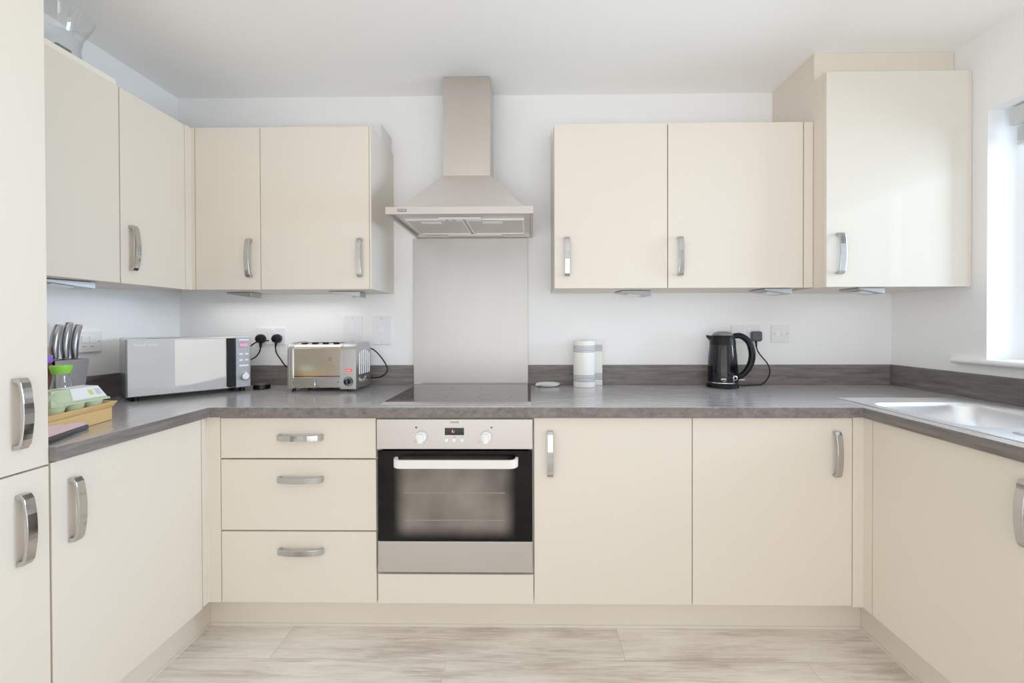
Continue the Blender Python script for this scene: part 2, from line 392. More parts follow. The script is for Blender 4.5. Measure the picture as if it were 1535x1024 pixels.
def window(name, axis, pos, a0, a1, z0, z1, mull):
    w = thing(name, None, None, (pos, (a0+a1)/2, z0) if axis == 'x' else ((a0+a1)/2, pos, z0))
    w['kind'] = 'structure'
    fr, pn = MB(), MB()
    def bar(p0, p1, q0, q1, m_, t=0.03):
        if axis == 'x': m_.box(pos-t, pos+t, p0, p1, q0, q1)
        else: m_.box(p0, p1, pos-t, pos+t, q0, q1)
    f = 0.06
    bar(a0, a0+f, z0, z1, fr); bar(a1-f, a1, z0, z1, fr); bar(a0+f, a1-f, z0, z0+f, fr); bar(a0+f, a1-f, z1-f, z1, fr)
    for q in mull: bar(q-0.04, q+0.04, z0+f, z1-f, fr)
    bar(a0+f, a1-f, z0+f, z1-f, pn, 0.004)
    obj('window_frame', fr, M['upvc'], w, bevel=0.004); obj('pane', pn, M['pane'], w)
    return w
w1 = window('window_1', 'x', W+0.235, WY0, WY1, WZ0, WZ1, [-1.11])
window('fill_window', 'y', REAR-0.1, GX0, GX1, 0.0, GZ1, [1.85])  # unseen glazing, added so the rear fill can enter
# window board with a rounded nose and a horn past the opening
prof = [(W-0.028, WZ0-0.013)]
for k in range(9):
    t = PI/2+PI*k/8; prof.append((W-0.018+0.012*math.cos(t), WZ0-0.013+0.012*math.sin(t)))
prof = prof[1:]
mb = MB().prism([(x, WY0-0.12, z) for x, z in prof]+[(W+0.001, WY0-0.12, WZ0-0.025), (W+0.001, WY0-0.12, WZ0-0.001)], (0, (WY1+0.123)-(WY0-0.12), 0))
mb.box(W, W+0.205, WY0+0.001, WY1-0.001, WZ0-0.025, WZ0-0.001)
obj('window_sill', mb, M['whitepaint'], w1, smooth='auto')

# blind pulled up in the window head
bl = thing('venetian_blind', 'grey venetian blind pulled up at the head of the window', 'blind', (W+0.075, -1.11, 2.07))
obj('headrail', B(W+0.055, W+0.115, -1.74, -0.487, 2.006, 2.075), M['blind'], bl, bevel=0.004)
mb = MB()
for k in range(9): mb.box(W+0.072, W+0.120, -1.735, -0.50, 1.998-0.0062*(k+1), 1.998-0.0062*k-0.0014)
obj('slat_stack', mb, M['blind'], bl)
obj('bottom_rail', B(W+0.072, W+0.120, -1.735, -0.50, 1.925, 1.941), M['blind'], bl, bevel=0.003)

# ------------------------------------------------------------------ worktop, upstands, plinths
SX0, SX1, SY0, SY1 = 3.115, 3.640, -1.40, -0.425       # sink plate
CUT = (SX0+0.02, SX1-0.02, SY0+0.02, SY1-0.02)
LEFT_END, RIGHT_END = -1.142, -1.45
mb = MB().cells([0.001, XL, XR, CUT[0], CUT[1], W-0.001], [RIGHT_END, CUT[2], LEFT_END, CUT[3], YE, -0.001][0:2]+[LEFT_END, YE, CUT[3], -0.001],
    lambda x, y: (y > YE or (x < XL and y > LEFT_END) or x > XR) and not (CUT[0] < x < CUT[1] and CUT[2] < y < CUT[3]), WT-0.0387, WT)
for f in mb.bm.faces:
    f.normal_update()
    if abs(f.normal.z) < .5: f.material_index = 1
tag(obj('worktop', mb, [M['worktop'], M['worktop_shaded']], bevel=0.0025, origin=(0, 0, 0)), 'grey brown laminate worktop running round three sides of the kitchen', 'worktop')
U = 0.1015
SPX0, SPX1 = 1.231, 1.827
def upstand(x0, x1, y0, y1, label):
    tag(obj('upstand', B(x0, x1, y0, y1, WT+0.0005, WT+U), M['worktop_side'] if x1-x0 < .1 else M['worktop_shaded'], bevel=0.001, origin=(0, 0, 0)), label, 'upstand')
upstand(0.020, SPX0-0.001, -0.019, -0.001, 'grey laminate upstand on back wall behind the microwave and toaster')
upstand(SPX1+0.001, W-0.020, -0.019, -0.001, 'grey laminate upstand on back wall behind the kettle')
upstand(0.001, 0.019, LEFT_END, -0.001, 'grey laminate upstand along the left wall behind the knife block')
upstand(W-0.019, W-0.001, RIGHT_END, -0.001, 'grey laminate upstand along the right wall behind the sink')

def plinth(x0, x1, y0, y1, seal, label):
    t = thing('plinth', label, 'plinth', ((x0+x1)/2, (y0+y1)/2, 0))
    obj('board', B(x0, x1, y0, y1, 0.002, 0.150), M['cream'], t, bevel=0.001)
    obj('seal_strip', B(*seal, 0.0005, 0.011), M['carcass'], t)
PX0, PX1, PY = 0.5325, 3.1551, -0.5048
plinth(PX0-0.016, PX1+0.016, PY, PY+0.016, (PX0, PX1, PY-0.004, PY-0.0003), 'cream plinth board under the oven and drawers on the back run')
plinth(PX0-0.016, PX0, -1.742, PY-0.001, (PX0+0.0003, PX0+0.004, -1.742, PY-0.005), 'cream plinth board under the left run of cabinets')
plinth(PX1, PX1+0.016, -1.45, PY-0.001, (PX1-0.004, PX1-0.0003, -1.45, PY-0.005), 'cream plinth board under the right run of cabinets')

# ------------------------------------------------------------------ cabinets
def carcass(x0, x1, y0, y1, z0, z1, openf, top=True, t=0.016):
    """hollow box, open towards openf ('-y', '+x', '-x')"""
    mb = MB()
    mb.box(x0, x1, y0, y1, z0, z0+t)
    if top: mb.box(x0, x1, y0, y1, z1-t, z1)
    zt = z1-t if top else z1
    if openf == '-y':
        mb.box(x0, x0+t, y0, y1, z0+t, zt).box(x1-t, x1, y0, y1, z0+t, zt).box(x0+t, x1-t, y1-t, y1, z0+t, zt)
    else:
        mb.box(x0, x1, y0, y0+t, z0+t, zt).box(x0, x1, y1-t, y1, z0+t, zt)
        if openf == '+x': mb.box(x0, x0+t, y0+t, y1-t, z0+t, zt)
        else: mb.box(x1-t, x1, y0+t, y1-t, z0+t, zt)
    return mb
G = 0.0017
T = 0.019
CBY = DY+T+0.001        # carcass front of back run
# --- drawers
XD0, XD1 = 0.6497, 1.2496
t = thing('drawer_cabinet', 'cream base cabinet with three drawers left of the oven', 'cabinet', ((XD0+XD1)/2, -0.3, ZB))
obj('carcass', carcass(XD0+.0005, XD1-.0005, CBY, -0.03, ZB, 0.870, '-y'), M['carcass'], t)
for z0, z1, hz in ((0.711, ZT, 0.7935), (0.4345, 0.7065, 0.633), (ZB, 0.430, 0.359)):
    d = obj('drawer', B(XD0+G, XD1-G, DY, DY+T, z0+G*.5, z1-G*.5), M['cream'], t, bevel=0.0015)
    bow_handle(d, (0.9605, DY, hz), (1, 0, 0), (0, -1, 0))
# --- oven housing
XO0, XO1 = XD1, XD1+0.6
t = thing('oven_housing', 'cream housing cabinet around the built-in oven with a blank panel below it', 'cabinet', ((XO0+XO1)/2, -0.3, ZB))
obj('carcass', carcass(XO0+.0005, XO1-.0005, CBY, -0.03, ZB, 0.870, '-y'), M['carcass'], t)
obj('shelf', B(XO0+.018, XO1-.018, CBY+.002, -0.05, 0.262, 0.276), M['carcass'], t)
obj('filler_panel', B(XO0+.004, XO1-.002, DY, DY+T, ZB, 0.268), M['cream'], t, bevel=0.0015)
# --- base cabinets on the back run
def base_back(x0, x1, hx, label):
    t = thing('base_cabinet', label, 'cabinet', ((x0+x1)/2, -0.3, ZB))
    obj('carcass', carcass(x0+.0005, x1-.0005, CBY, -0.03, ZB, 0.870, '-y'), M['carcass'], t)
    d = obj('door', B(x0+G, x1-G, DY, DY+T, ZB, ZT), M['cream'], t, bevel=0.0015)
    bow_handle(d, (hx, DY, 0.732), (0, 0, 1), (0, -1, 0))
base_back(1.8496, 2.4496, 1.912, 'cream base cabinet with one door directly right of the oven')
base_back(2.4496, 3.0496, 2.985, 'cream base cabinet with one door in the right corner of the back run')
# --- corner posts
def post(pts, z0, z1, label):
    tag(obj('corner_post', MB().prism([(x, y, z0) for x, y in pts], (0, 0, z1-z0)), M['cream'], bevel=0.001), label, 'filler')
post([(DXL-T, -0.6295), (DXL, -0.6295), (DXL, DY), (XD0-G, DY), (XD0-G, DY+T), (DXL-T, DY+T)], ZB, 0.868, 'cream corner post between drawers and left base cabinet below the worktop')
post([(DXR+T, -0.642), (DXR, -0.642), (DXR, DY), (3.0496+G, DY), (3.0496+G, DY+T), (DXR+T, DY+T)], ZB-.006, 0.868, 'cream corner post at the right corner of the base units near the sink')
# --- left run
CLX = DXL-T-0.001
t = thing('base_cabinet', 'cream base cabinet with one wide door on the left run by the tall unit', 'cabinet', (0.3, -0.88, ZB))
obj('carcass', carcass(0.03, CLX, -1.136, -0.632, ZB, 0.870, '+x'), M['carcass'], t)
d = obj('door', B(DXL-T, DXL, -1.137, -0.633, ZB-.006, ZT), M['cream'], t, bevel=0.0015)
bow_handle(d, (DXL, -1.087, 0.7265), (0, 0, 1), (1, 0, 0))
t = thing('tall_cabinet', 'tall cream larder cabinet with upper and lower doors at the left edge', 'cabinet', (0.3, -1.44, ZB))
obj('carcass', carcass(0.004, CLX, -1.742, -1.1425, ZB, 2.15, '+x'), M['cream'], t)
d1 = obj('door', B(DXL-T, DXL, -1.742, -1.1425, 0.8655, 2.147), M['cream'], t, bevel=0.0015)
d2 = obj('door', B(DXL-T, DXL, -1.742, -1.1425, ZB-.006, 0.861), M['cream'], t, bevel=0.0015)
bow_handle(d1, (DXL, -1.2095, 1.009), (0, 0, 1), (1, 0, 0)); bow_handle(d2, (DXL, -1.2045, 0.727), (0, 0, 1), (1, 0, 0))
# --- right run
CRX = DXR+T+0.001
def base_right(y0, y1, hy, label):
    t = thing('base_cabinet', label, 'cabinet', (3.4, (y0+y1)/2, ZB))
    obj('carcass', carcass(CRX, W-0.03, y0+.0005, -0.05, ZB, 0.870, '-x', top=False), M['carcass'], t)
    d = obj('door', B(DXR, DXR+T, y0+G, y1-G, ZB-.006, ZT), M['cream'], t, bevel=0.0015)
    bow_handle(d, (DXR, hy, 0.742), (0, 0, 1), (-1, 0, 0))
base_right(-1.244, -0.644, -1.138, 'cream sink base cabinet on the right run below the sink')

# --- wall cabinets
WZ, WTOP = 1.381, 2.106
WY, WX = -0.320, 0.320
def wall_back_unit(x0, x1, hx, label, light_x=None, end=None, z1=WTOP):
    t = thing('wall_cabinet', label, 'wall cabinet', ((x0+x1)/2, -0.15, WZ))
    obj('carcass', carcass(x0+.0005, x1-.0005, WY+T+.001, -0.002, WZ+.001, z1-.002, '-y'), M['carcass'], t)
    d = obj('door', B(x0+G, x1-G, WY, WY+T, WZ, z1), M['cream'], t, bevel=0.0015)
    bow_handle(d, (hx, WY, 1.5205), (0, 0, 1), (0, -1, 0))
    if end == 'R': obj('back_rail', B(x0+.01, x1-.001, -0.16, -0.002, z1-.0015, 2.192), M['under'], t)
    if end == 'L': obj('back_rail', B(x0+.001, x1-.01, -0.10, -0.002, z1-.0015, 2.192), M['under'], t)
    return t
wall_back_unit(0.337, 0.632, 0.585, 'narrow cream wall cabinet in the left corner of the back wall')
wall_back_unit(0.632, 1.122, 1.081, 'cream wall cabinet on the back wall left of the cooker hood', end='R')
tag(obj('end_panel', B(1.1225, 1.1305, WY, -0.001, WZ, WTOP), M['cream'], bevel=0.001), 'cream end panel on the wall cabinet just left of the cooker hood', 'panel')
wall_back_unit(1.945, 2.4465, 2.002, 'cream wall cabinet on the back wall directly right of the cooker hood', end='L', z1=2.109)
wall_back_unit(2.4475, 3.042, 2.5005, 'wide cream wall cabinet between the hood-side cabinet and the tall glossy corner cabinet', z1=2.109)
tag(obj('filler_strip', B(3.045, 3.084, WY, WY+0.02, WZ, 2.108), M['cream'], bevel=0.001), 'narrow cream filler strip between wall cabinets and glossy corner cabinet', 'filler')
def wall_left_unit(y0, y1, hy, label):
    t = thing('wall_cabinet', label, 'wall cabinet', (0.15, (y0+y1)/2, WZ))
    obj('carcass', carcass(0.002, WX-T-.001, y0+.0005, y1-.0005, WZ+.001, WTOP-.002, '+x'), M['carcass'], t)
    d = obj('door', B(WX-T, WX, y0+G, y1-G, WZ-.002, WTOP-.002), M['cream'], t, bevel=0.0015)
    if hy is not None: bow_handle(d, (WX, hy, 1.515), (0, 0, 1), (1, 0, 0))
wall_left_unit(-0.654, -0.3535, -0.612, 'cream wall cabinet with a handle on the left wall near the corner')
wall_left_unit(-1.141, -0.655, -1.09, 'wide cream wall cabinet on the left wall beside the tall larder cabinet')
tag(obj('corner_post', MB().prism([(WX-T, -0.3525, WZ), (WX, -0.3525, WZ), (WX, WY, WZ), (0.3355, WY, WZ), (0.3355, WY+T, WZ), (WX-T, WY+T, WZ)], (0, 0, WTOP-WZ)), M['cream'], bevel=0.001),
    'cream corner post joining the wall cabinets above the microwave', 'filler')
# tall glossy corner cabinet (boiler housing)
BX0 = 3.0865
t = thing('corner_cabinet', 'tall glossy cream cabinet in the right corner reaching the ceiling by the window', 'wall cabinet', (3.38, -0.2, 1.377))
obj('carcass', carcass(BX0, W-0.004, -0.386, -0.002, 1.377, 2.283, '-y'), M['cream'], t)
d = obj('door', B(BX0-.004, 3.668, -0.408, -0.389, 1.3755, 2.277), M['gloss'], t, bevel=0.0015)
bow_handle(d, (3.134, -0.408, 1.515), (0, 0, 1), (0, -1, 0), width=0.026)
obj('side_filler', B(3.671, W-.003, -0.400, -0.387, 1.3755, 2.276), M['cream'], t, bevel=0.001)
mb = B(BX0, W-.003, -0.322, -0.304, 2.2835, H-.001); mb.box(BX0, BX0+.018, -0.3035, -0.002, 2.2835, H-.001)
obj('top_filler', mb, M['cream'], t)

# ------------------------------------------------------------------ under-cabinet lights
def cab_light(c, rz, label, l=0.145, d=0.11, z=WZ):
    t = thing('cabinet_light', label, 'light', (c[0], c[1], z-0.03), rz)
    mb = MB().hexa([(-l/2, -d/2, .022), (l/2, -d/2, .004), (l/2, d/2, .004), (-l/2, d/2, .022)], [(-l/2, -d/2, .029), (l/2, -d/2, .029), (l/2, d/2, .029), (-l/2, d/2, .029)])
    obj('housing', mb, M['fixture'], t, local=True, bevel=0.0015)
    mb = MB().hexa([(-.03, -.03, .0125), (.03, -.03, .005), (.03, .03, .005), (-.03, .03, .0125)], [(-.03, -.03, .016), (.03, -.03, .016), (.03, .03, .016), (-.03, .03, .016)])
    obj('lamp_lens', mb, M['white'], t, local=True)
cab_light((0.17, -0.735), 1.3, 'silver wedge light under the left wall cabinet above the knives', l=0.16)
cab_light((0.43, -0.13), 0.0, 'silver wedge light under the narrow corner wall cabinet above the plugs', l=0.12, d=0.08)
cab_light((0.95, -0.15), 0.12, 'silver wedge light under the wall cabinet above the toaster')
cab_light((2.335, -0.14), 0.12, 'silver wedge light under the wall cabinet above the kitchen roll')
cab_light((2.95, -0.22), 0.0, 'silver wedge light under the wall cabinet above the kettle', l=0.12, d=0.14)
cab_light((3.31, -0.30), 0.0, 'silver wedge light under the tall glossy corner cabinet', l=0.11, d=0.12, z=1.377)

# ------------------------------------------------------------------ cooker hood, splashback, hob, oven
t = thing('cooker_hood', 'stainless steel chimney cooker hood on the back wall above the hob', 'cooker hood', (1.55, -0.25, 1.67))
CX0, CX1, CY = 1.4235, 1.6495, -0.175
obj('chimney', B(CX0, CX1, CY, -0.002, 1.934, H-.001), M['steel_v'], t, bevel=0.0015)
RX0, RX1, RY, RZ0, RZ1 = 1.250, 1.852, -0.490, 1.6705, 1.7005
mb = MB().hexa([(RX0+.05, RY+.012, RZ1), (RX1-.035, RY+.012, RZ1), (RX1-.035, -0.002, RZ1), (RX0+.05, -0.002, RZ1)],
               [(CX0-.002, CY-.002, 1.934), (CX1+.002, CY-.002, 1.934), (CX1+.002, -0.002, 1.934), (CX0-.002, -0.002, 1.934)])
obj('canopy', mb, M['canopy'], t, bevel=0.001)
mb = MB(); e = 0.012
mb.box(RX0, RX1, RY, RY+e, RZ0, RZ1).box(RX0, RX0+e, RY+e, -0.002, RZ0, RZ1).box(RX1-e, RX1, RY+e, -0.002, RZ0, RZ1)
mb.box(RX0+e, RX1-e, -0.03, -0.002, RZ0, RZ1).box(RX0+e, RX1-e, RY+e, -0.03, RZ1-.004, RZ1)
obj('rim', mb, M['rim'], t, bevel=0.001)
obj('underside_panel', B(RX0+e+.001, RX1-e-.001, RY+e+.001, -0.031, 1.684, 1.696), M['steel'], t)
for x0, x1 in ((RX0+.04, 1.546), (1.556, RX1-.04)):
    f = obj('filter', B(x0+.008, x1-.008, -0.342, -0.068, 1.6805, 1.6838), M['mesh'], t)
    mb = MB(); mb.box(x0, x1, -0.35, -0.342, 1.678, 1.6838).box(x0, x1, -0.068, -0.06, 1.678, 1.6838).box(x0, x0+.008, -0.342, -0.068, 1.678, 1.6838).box(x1-.008, x1, -0.342, -0.068, 1.678, 1.6838)
    obj('filter_frame', mb, M['steel_light'], f)
for x in (1.40, 1.672): obj('lamp_cover', B(x-.045, x+.045, -0.338, -0.298, 1.6745, 1.6778), M['white'], t, bevel=0.002)
cs = obj('control_strip', B(1.445, 1.628, -0.392, -0.352, 1.673, 1.6838), M['white'], t, bevel=0.002)
for x in (1.48, 1.51, 1.555): obj('slider', B(x-.007, x+.007, -0.380, -0.366, 1.6712, 1.673), M['greyink'], cs)
obj('rear_rail', MB().box(1.42, 1.70, -0.055, -0.035, 1.672, 1.6838), M['steel'], t, bevel=0.003)
mb = B(1.3005, 1.337, RY-.0008, RY-.0002, 1.6805, 1.6905)
bd = obj('badge', mb, M['ink'], t)
text('lettering', 'ZANUSSI', 0.0085, M['white'], bd, (1.3185, RY-.0009, 1.6855), (1, 0, 0), (0, 0, 1), 0.0002)

tag(obj('splashback', B(SPX0, SPX1, -0.006, -0.001, WT+.001, 1.668), mat('splashback_steel', srgb(168, 165, 162), 0.4, metal=1, var=0.05, scale=3, stretch=(3, 3, 1), bump=0.05, bscale=60), bevel=0.0008), 'brushed stainless steel splashback panel between hob and cooker hood', 'splashback')
t = thing('hob', 'black glass ceramic hob set on the worktop in front of the splashback', 'hob', (1.55, -0.31, WT))
HX0, HX1, HY0, HY1 = 1.2575, 1.8405, -0.572, -0.045
obj('glass_top', B(HX0+.001, HX1-.001, HY0+.030, HY1, WT+.001, WT+.0065), M['hob'], t)
mb = MB().prism([(HX0, HY0, WT+.0012), (HX0, HY0, WT+.0022), (HX0, HY0+.0297, WT+.0065), (HX0, HY0+.0297, WT+.0012)], (HX1-HX0, 0, 0))
obj('front_bevel', mb, M['steel_light'], t)
MARK = mat('hob_marking', srgb(60, 56, 56), 0.3)
for cx, cy, r in ((1.40, -0.42, .09), (1.40, -0.18, .07), (1.69, -0.42, .07), (1.69, -0.18, .09)):
    mb = MB(); w_ = .0012; q = [(math.cos(2*PI*k/48), math.sin(2*PI*k/48)) for k in range(48)]
    va = [mb.bm.verts.new((cx+r*a, cy+r*b, WT+.0067)) for a, b in q]; vb = [mb.bm.verts.new((cx+(r-w_)*a, cy+(r-w_)*b, WT+.0067)) for a, b in q]
    for k in range(48): mb.bm.faces.new((va[k], va[(k+1) % 48], vb[(k+1) % 48], vb[k]))
    obj('zone_marking', mb, MARK, t)

# oven
OX0, OX1, OY = 1.2545, 1.8455, -0.610
t = thing('oven', 'built-in single oven with steel control panel and black glass door under the hob', 'oven', (1.55, -0.3, 0.277))
obj('body', B(1.275, 1.825, OY+.021, -0.06, 0.281, 0.855), M['dark'], t)
cp = obj('control_panel', B(OX0, OX1, OY, OY+.020, 0.750, 0.8625), M['oven_steel'], t, bevel=0.001)
dr = obj('door', B(OX0+.003, OX1-.001, OY, OY+.020, 0.400, 0.7435), M['blackglass'], t, bevel=0.001)
lp = obj('lower_panel', B(OX0+.003, OX1-.001, OY, OY+.020, 0.281, 0.398), M['oven_steel'], t, bevel=0.001)
# door window: rounded rectangle, mid grey-brown with shelf rails glimpsed behind
def rrect(x0, x1, z0, z1, r, y, n=6):
    P_ = []
    for cx, cz, a in ((x1-r, z1-r, 0), (x0+r, z1-r, PI/2), (x0+r, z0+r, PI), (x1-r, z0+r, 1.5*PI)):
        for k in range(n+1): P_.append((cx+r*math.cos(a+PI/2*k/n), y, cz+r*math.sin(a+PI/2*k/n)))
    return P_
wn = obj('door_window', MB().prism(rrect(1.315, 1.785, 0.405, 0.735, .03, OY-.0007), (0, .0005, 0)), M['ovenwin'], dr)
mb = MB()
for z in (0.478, 0.582): mb.box(1.36, 1.74, OY-.0009, OY-.00075, z, z+.0035)
obj('shelf_rail', mb, mat('rail_glimpse', srgb(132, 122, 113), 0.5, spec=.1), wn)
# D-shaped handle bar, seen from above
HXa, HXb, ho = 1.324, 1.791, 0.046
O = [(HXa, OY+.001)]; I = [(HXa+.012, OY+.001)]
r = 0.034
for k in range(9):
    a = PI-PI/2*k/8
    O.append((HXa+r+r*math.cos(a), OY-ho+r-r*math.sin(a))); I.append((HXa+r+(r-.011)*math.cos(a), OY-ho+r-(r-.011)*math.sin(a)))
for k in range(9):
    a = PI/2-PI/2*k/8
    O.append((HXb-r+r*math.cos(a), OY-ho+r-r*math.sin(a))); I.append((HXb-r+(r-.011)*math.cos(a), OY-ho+r-(r-.011)*math.sin(a)))
O.append((HXb, OY+.001)); I.append((HXb-.012, OY+.001))
obj('handle', MB().strip([(x, y, 0.6895) for x, y in O], [(x, y, 0.6895) for x, y in I], (0, 0, .031)), M['handle_white'], dr, bevel=0.002)
# controls
for kx in (1.4262, 1.6705):
    rot = Matrix.Translation((kx, OY, 0.7985)) @ Matrix.Rotation(PI/2, 4, 'X')
    kn = obj('knob', MB().lathe([(.0205, 0), (.0205, .012), (.019, .016)], mtx=rot), M['white'], cp, smooth='auto')
    obj('knob_grip', B(kx-.009, kx+.009, OY-.030, OY-.0165, 0.778, 0.8115), M['white'], kn, bevel=0.002)
    obj('indicator_lamp', B(kx-.0245 if kx < 1.5 else kx+.0165, kx-.0175 if kx < 1.5 else kx+.0235, OY-.0012, OY-.0002, 0.8285, 0.835), M['redlamp'], cp)
    ic = MB(); x = kx-.027
    ic.box(x-.004, x+.004, OY-.0005, OY-.0001, 0.774, 0.775).box(x-.004, x+.004, OY-.0005, OY-.0001, 0.781, 0.782).box(x-.004, x-.003, OY-.0005, OY-.0001, 0.775, 0.781).box(x+.003, x+.004, OY-.0005, OY-.0001, 0.775, 0.781)
    obj('icon', ic, M['greyink'], cp)
ds = obj('display', B(1.5135, 1.5865, OY-.0012, OY-.0001, 0.803, 0.8305), M['blackgloss'], cp)
text('digits', '1:', 0.016, M['digits'], ds, (1.5445, OY-.0014, 0.817), (1, 0, 0), (0, 0, 1), 0.0002)
for k, x in enumerate((1.5205, 1.550, 1.580)):
    rot = Matrix.Translation((x, OY, 0.7845)) @ Matrix.Rotation(PI/2, 4, 'X')
    obj('button', MB().lathe([(.0075, 0), (.0075, .004), (.006, .0055)], seg=24, mtx=rot), M['white'], cp, smooth='auto')
    text('icon', '-o+'[k], 0.007, M['ink'], cp, (x, OY-.0004, 0.7965), (1, 0, 0), (0, 0, 1), 0.0002)
text('lettering', 'ZANUSSI', 0.0088, M['ink'], cp, (1.5505, OY-.0004, 0.8515), (1, 0, 0), (0, 0, 1), 0.0002, sx=.95)

# ------------------------------------------------------------------ sink
t = thing('sink', 'stainless steel inset sink with drainer in the right worktop under the window', 'sink', ((SX0+SX1)/2, (SY0+SY1)/2, WT))
def ringpts(x0, x1, y0, y1, r, z, n=7):
    P_ = []
    for cx, cy, a in ((x1-r, y1-r, 0), (x0+r, y1-r, PI/2), (x0+r, y0+r, PI), (x1-r, y0+r, 1.5*PI)):
        for k in range(n): P_.append(Vector((cx+r*math.cos(a+PI/2*k/(n-1)), cy+r*math.sin(a+PI/2*k/(n-1)), z)))
    return P_
mb = MB()
b = (3.155, 3.555, -0.945, -0.515)
rings = [ringpts(SX0, SX1, SY0, SY1, .012, WT+.0006), ringpts(SX0+.001, SX1-.001, SY0+.001, SY1-.001, .012, WT+.003), ringpts(SX0+.012, SX1-.012, SY0+.012, SY1-.012, .02, WT+.0045),
         ringpts(SX0+.022, SX1-.022, SY0+.022, SY1-.022, .03, WT+.0015)]
vr = [[mb.bm.verts.new(p) for p in rg] for rg in rings]
for A, Bq in zip(vr, vr[1:]):
    for k in range(len(A)): mb.bm.faces.new((A[k], A[(k+1) % len(A)], Bq[(k+1) % len(A)], Bq[k]))
br_ = [ringpts(*b, .07, WT+.0015), ringpts(b[0]+.006, b[1]-.006, b[2]+.006, b[3]-.006, .068, WT-.003), ringpts(b[0]+.012, b[1]-.012, b[2]+.012, b[3]-.012, .066, WT-.016),
       ringpts(b[0]+.022, b[1]-.022, b[2]+.022, b[3]-.022, .06, WT-.13), ringpts(b[0]+.06, b[1]-.06, b[2]+.06, b[3]-.06, .05, WT-.155), ringpts(b[0]+.16, b[1]-.16, b[2]+.17, b[3]-.17, .03, WT-.158)]
vb = [[mb.bm.verts.new(p) for p in rg] for rg in br_]
for A, Bq in zip(vb, vb[1:]):
    for k in range(len(A)): mb.bm.faces.new((A[k], A[(k+1) % len(A)], Bq[(k+1) % len(A)], Bq[k]))
mb.bm.faces.new(vb[-1])
# deck between plate edge and bowl: bridge the two loops
e1 = [mb.bm.edges.get((vr[-1][k], vr[-1][(k+1) % 28])) for k in range(28)]; e2 = [mb.bm.edges.get((vb[0][k], vb[0][(k+1) % 28])) for k in range(28)]
bmesh.ops.bridge_loops(mb.bm, edges=e1+e2)
so = obj('basin', mb, M['sink'], t, smooth='auto')
mb = MB()
for k in range(7):
    x = 3.20+0.055*k
    mb.tube([(x, -1.35, WT+.0015), (x, -1.34, WT+.004), (x, -1.02, WT+.004), (x, -1.0, WT+.0015)], [.002, .005, .005, .002], 8)
obj('drainer_ridges', mb, M['sink'], t, smooth=True)
obj('plug_hole', MB().lathe([(.04, 0), (.04, .003), (.03, .003), (.028, .001)], (3.355, -0.73, WT-.1575)), M['chrome'], t, smooth='auto')

# ------------------------------------------------------------------ sockets and switches
def plate(name, label, cat, c, wd, ht, face, m=None):
    """face '-y' on the back wall or '+x' on the left wall; c = centre on the wall"""
    rz = 0 if face == '-y' else PI/2
    t = thing(name, label, cat, c, rz)
    obj('face_plate', B(-wd/2, wd/2, -0.010, -0.0005, -ht/2, ht/2), M['switch'], t, local=True, bevel=0.002)
    return t
def rocker(t, x, z, w=0.014, h=0.024, tilt=0.12):
    mx = Matrix.Translation((x, -0.0112, z)) @ Matrix.Rotation(tilt, 4, 'X')
    obj('rocker_switch', MB().box(-w/2, w/2, -.0035, .0015, -h/2, h/2, mtx=mx), M['white'], t, local=True, bevel=0.0008)
def screws(t, pts):
    for x, z in pts:
        obj('screw', MB().lathe([(.0028, 0), (.0028, .001)], seg=12, mtx=Matrix.Translation((x, -.0101, z)) @ Matrix.Rotation(PI/2, 4, 'X')), M['greyink'], t, local=True)
def pins(t, x, z):
    mb = MB().box(x-.002, x+.002, -.0104, -.01005, z+.006, z+.014).box(x-.0145, x-.0085, -.0104, -.01005, z-.010, z-.006).box(x+.0085, x+.0145, -.0104, -.01005, z-.010, z-.006)
    obj('pin_holes', mb, M['dark'], t, local=True)
def plug(parent, x, z, m, w=0.021, square=False, y0=-.0105):
    rot = Matrix.Translation((x, y0, z)) @ Matrix.Rotation(PI/2, 4, 'X')
    if square:
        return obj('plug', MB().box(x-.026, x+.026, y0-.030, y0, z-.026, z+.026), m, parent, bevel=0.010, seg=3)
    return obj('plug', MB().lathe([(w, 0), (w+.003, .006), (w+.002, .024), (w-.004, .034), (w-.012, .037)], mtx=rot), m, parent, smooth='auto')

s1 = plate('double_socket', 'white double wall socket holding two black plugs beside the microwave', 'socket', (0.4875, 0, 1.1635), 0.147, 0.086, '-y')
rocker(s1, -.012, .026); rocker(s1, .012, .026); screws(s1, [(-.06, 0), (.06, 0)])
for k, (x, lab) in enumerate(((0.915, 'white upright cooker switch plate on the back wall nearer the toaster'), (1.067, 'white upright cooker switch plate on the back wall nearest the splashback'))):
    s = plate('cooker_switch', lab, 'switch', (x, 0, 1.1965 if k == 0 else 1.193), 0.096, 0.146, '-y')
    rocker(s, 0, 0.003, .026, .038); screws(s, [(0, .060), (0, -.060)])
s2 = plate('double_socket', 'white double wall socket holding the kettle plug on the back wall', 'socket', (2.947, 0, 1.1715), 0.147, 0.086, '-y')
rocker(s2, -.010, .022); rocker(s2, .012, .022); pins(s2, -.034, -.008); screws(s2, [(-.06, 0), (.06, 0)])
s3 = plate('fused_switch', 'square white fused switch on the back wall right of the kettle', 'switch', (3.1225, 0, 1.170), 0.0885, 0.086, '-y')
rocker(s3, .014, 0, .020, .024); screws(s3, [(-.030, 0), (.034, 0)])
obj('fuse_holder', B(-.022, -.002, -.0115, -.0098, -.013, .013), M['white'], s3, local=True, bevel=.0006)
s4 = plate('light_switch', 'white triple appliance switch on the left wall behind the knives', 'switch', (0, -0.492, 1.1545), 0.146, 0.086, '+x')
for x in (-.035, -.002, .031): rocker(s4, x, 0.010, .024, .028); 
mb = MB()
for x in (-.035, -.002, .031): mb.box(x-.008, x+.008, -.0104, -.01005, -.021, -.0175)
